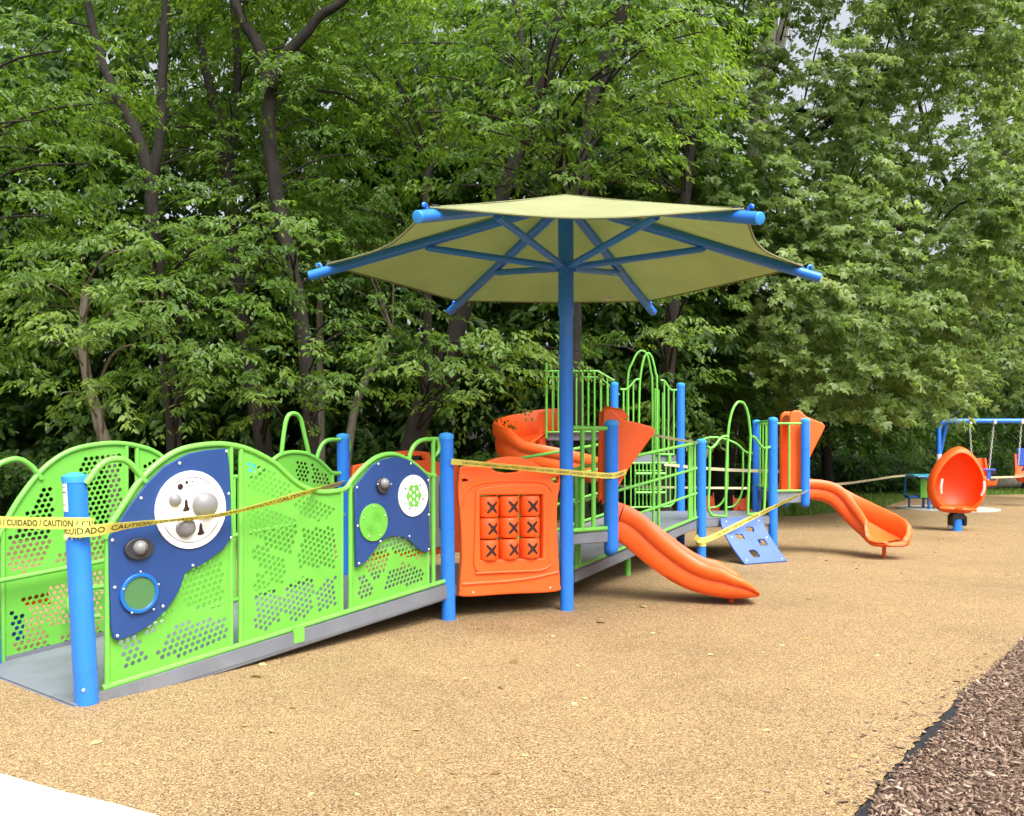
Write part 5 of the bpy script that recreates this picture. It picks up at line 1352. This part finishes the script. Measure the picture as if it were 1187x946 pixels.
def chips():
    rs = random.Random(71)
    near_poly = [(a - .02, b) for a, b in nb_] + [(6.2, 9.2), (6.0, 4.5), (3.4, 3.2), (1.2, 3.2)]
    q = poly_scatter(72000, near_poly, rs); n = len(q)
    P = np.column_stack([q, rng.uniform(-.004, .018, n)]); a = rng.uniform(0, 2 * np.pi, n)
    D = np.column_stack([np.cos(a), np.sin(a), rng.normal(0, .35, n)]); Nn = np.column_stack([rng.normal(0, .4, n), rng.normal(0, .4, n), np.ones(n)])
    L = rng.gamma(2.0, .0072, n) + .005; D = nrm(D); S = nrm(np.cross(D, Nn)); N2 = np.cross(S, D); wd = (rng.uniform(.16, .42, n) * L)[:, None]; th = (rng.uniform(.06, .16, n) * L)[:, None]; L = L[:, None]
    c8 = [P + sx * .5 * L * D + sy * .5 * wd * S + sz * .5 * th * N2 for sz in (-1, 1) for sx, sy in ((-1, -1), (1, -1), (1, 1), (-1, 1))]
    fi = np.array([[4, 5, 6, 7], [0, 1, 5, 4], [1, 2, 6, 5], [2, 3, 7, 6], [3, 0, 4, 7]])
    V = np.stack(c8, 1).reshape(-1, 3); Fc = (np.arange(n)[:, None, None] * 8 + fi[None]).reshape(-1, 4); T = np.repeat(np.clip(rng.beta(2, 2.6, n), 0, 1), 8)
    o = bpy.data.objects.new('mulch', mesh_from('mulch', V, Fc, T, M['chips'])); C.objects.link(o); tag(o, 'brown shredded bark mulch in the lower right corner', 'mulch', None, 'stuff')
chips()
def spilled():
    rs = random.Random(72); n = 420; P = []
    for _ in range(n):
        i = rs.randrange(len(bord) - 1); t = rs.random(); d = rs.expovariate(9)
        a, b = Vector(bord[i]), Vector(bord[i + 1]); q = a.lerp(b, t) - Vector(((b - a).normalized().y, -(b - a).normalized().x)) * d; P.append((q.x, q.y, .005))
    P = np.array(P); a = rng.uniform(0, 6.28, n); D = np.column_stack([np.cos(a), np.sin(a), rng.normal(0, .1, n)]); Nn = np.column_stack([rng.normal(0, .2, n), rng.normal(0, .2, n), np.ones(n)])
    L = rng.gamma(2.2, .007, n) + .006; V, Fc, T = leaves(P, D, Nn, L, L * .4, rng.beta(2, 3, n))
    o = bpy.data.objects.new('mulch_crumbs', mesh_from('mulch_crumbs', V, Fc, T, M['chips'])); C.objects.link(o); tag(o, 'loose bark crumbs spilled on the edge of the rubber', 'mulch', None, 'stuff')
spilled()
def litter():
    rs = random.Random(81); L = [(583, 799), (663, 815), (935, 695), (941, 741), (1062, 755), (690, 722), (555, 730), (640, 740), (160, 788), (300, 770), (290, 785), (1020, 760), (120, 860), (995, 880), (930, 622), (945, 612), (960, 626), (915, 607), (985, 632), (900, 612), (970, 606), (1010, 652), (1140, 622), (1160, 628), (1155, 622), (1100, 600), (1170, 600), (925, 640), (955, 650), (600, 770), (760, 735), (820, 760), (1080, 640), (1040, 660), (725, 690), (750, 705)]
    for _ in range(70): L.append((rs.uniform(880, 1180), rs.uniform(590, 668)))
    for _ in range(40): L.append((rs.uniform(200, 1150), rs.uniform(690, 930)))
    q = np.array([Gp(x, y) for x, y in L]); n = len(q); P = np.column_stack([q, np.full(n, .006)]); a = rng.uniform(0, 6.28, n)
    D = np.column_stack([np.cos(a), np.sin(a), rng.normal(0, .1, n)]); Nn = np.column_stack([rng.normal(0, .25, n), rng.normal(0, .25, n), np.ones(n)])
    Ls = np.where(np.arange(n) < 36, rng.uniform(.05, .11, n), rng.uniform(.025, .07, n)); V, Fc, T = leaves(P, D, Nn, Ls, Ls * .5, rng.uniform(0, 1, n))
    o = bpy.data.objects.new('leaf_litter', mesh_from('leaf_litter', V, Fc, T, M['litter'])); C.objects.link(o); tag(o, 'scattered dry leaves lying on the tan rubber surface', 'leaf litter', None, 'stuff')
litter()
print('leaves', NLEAF[0])

# ---------------------------------------------------------------- light, sky, camera
EL, AZ = 58.0, 150.0     # sun height; compass direction it shines from, clockwise from +Y (behind the camera, to the right)
world = bpy.data.worlds.new('World'); SC.world = world; world.use_nodes = True
nt = world.node_tree; bg = nt.nodes['Background']; sky = nt.nodes.new('ShaderNodeTexSky'); sky.sky_type = 'NISHITA'
sky.sun_disc = False; sky.sun_elevation = R(EL); sky.sun_rotation = R(AZ); sky.dust_density = 9.0; sky.air_density = 1.0; sky.ozone_density = .6
hs = nt.nodes.new('ShaderNodeHueSaturation'); hs.inputs['Saturation'].default_value = .30; nt.links.new(sky.outputs[0], hs.inputs['Color']); nt.links.new(hs.outputs[0], bg.inputs[0]); bg.inputs[1].default_value = .15
sl = bpy.data.lights.new('sun', 'SUN'); sl.energy = 1.4; sl.angle = R(46); sl.color = (1.0, .965, .90)
so = bpy.data.objects.new('sun', sl); C.objects.link(so)
dv = Vector((math.sin(R(AZ)) * math.cos(R(EL)), math.cos(R(AZ)) * math.cos(R(EL)), math.sin(R(EL))))
so.rotation_euler = dv.to_track_quat('Z', 'Y').to_euler(); so.location = (0, -5, 30)
cam = bpy.data.cameras.new('camera'); co_ = bpy.data.objects.new('camera', cam); C.objects.link(co_)
co_.location = (0, 0, CAMH); co_.rotation_euler = (R(90), 0, 0)
cam.sensor_fit = 'HORIZONTAL'; cam.sensor_width = 36; cam.lens = F / 1187 * 36; cam.shift_y = (HY - 473) / 1187; cam.clip_end = 3000; cam.clip_start = .05
SC.camera = co_
vs_ = SC.view_settings; vs_.view_transform = 'Standard'; vs_.look = 'None'; vs_.gamma = 1; vs_.use_curve_mapping = False; vs_.exposure = 1.17
SC.display_settings.display_device = 'sRGB'
cy = SC.cycles; cy.max_bounces = 8; cy.diffuse_bounces = 5; cy.glossy_bounces = 3; cy.transmission_bounces = 5; cy.transparent_max_bounces = 8
cy.caustics_reflective = False; cy.caustics_refractive = False
try: cy.use_denoising = True; cy.denoiser = 'OPENIMAGEDENOISE'
except Exception: pass
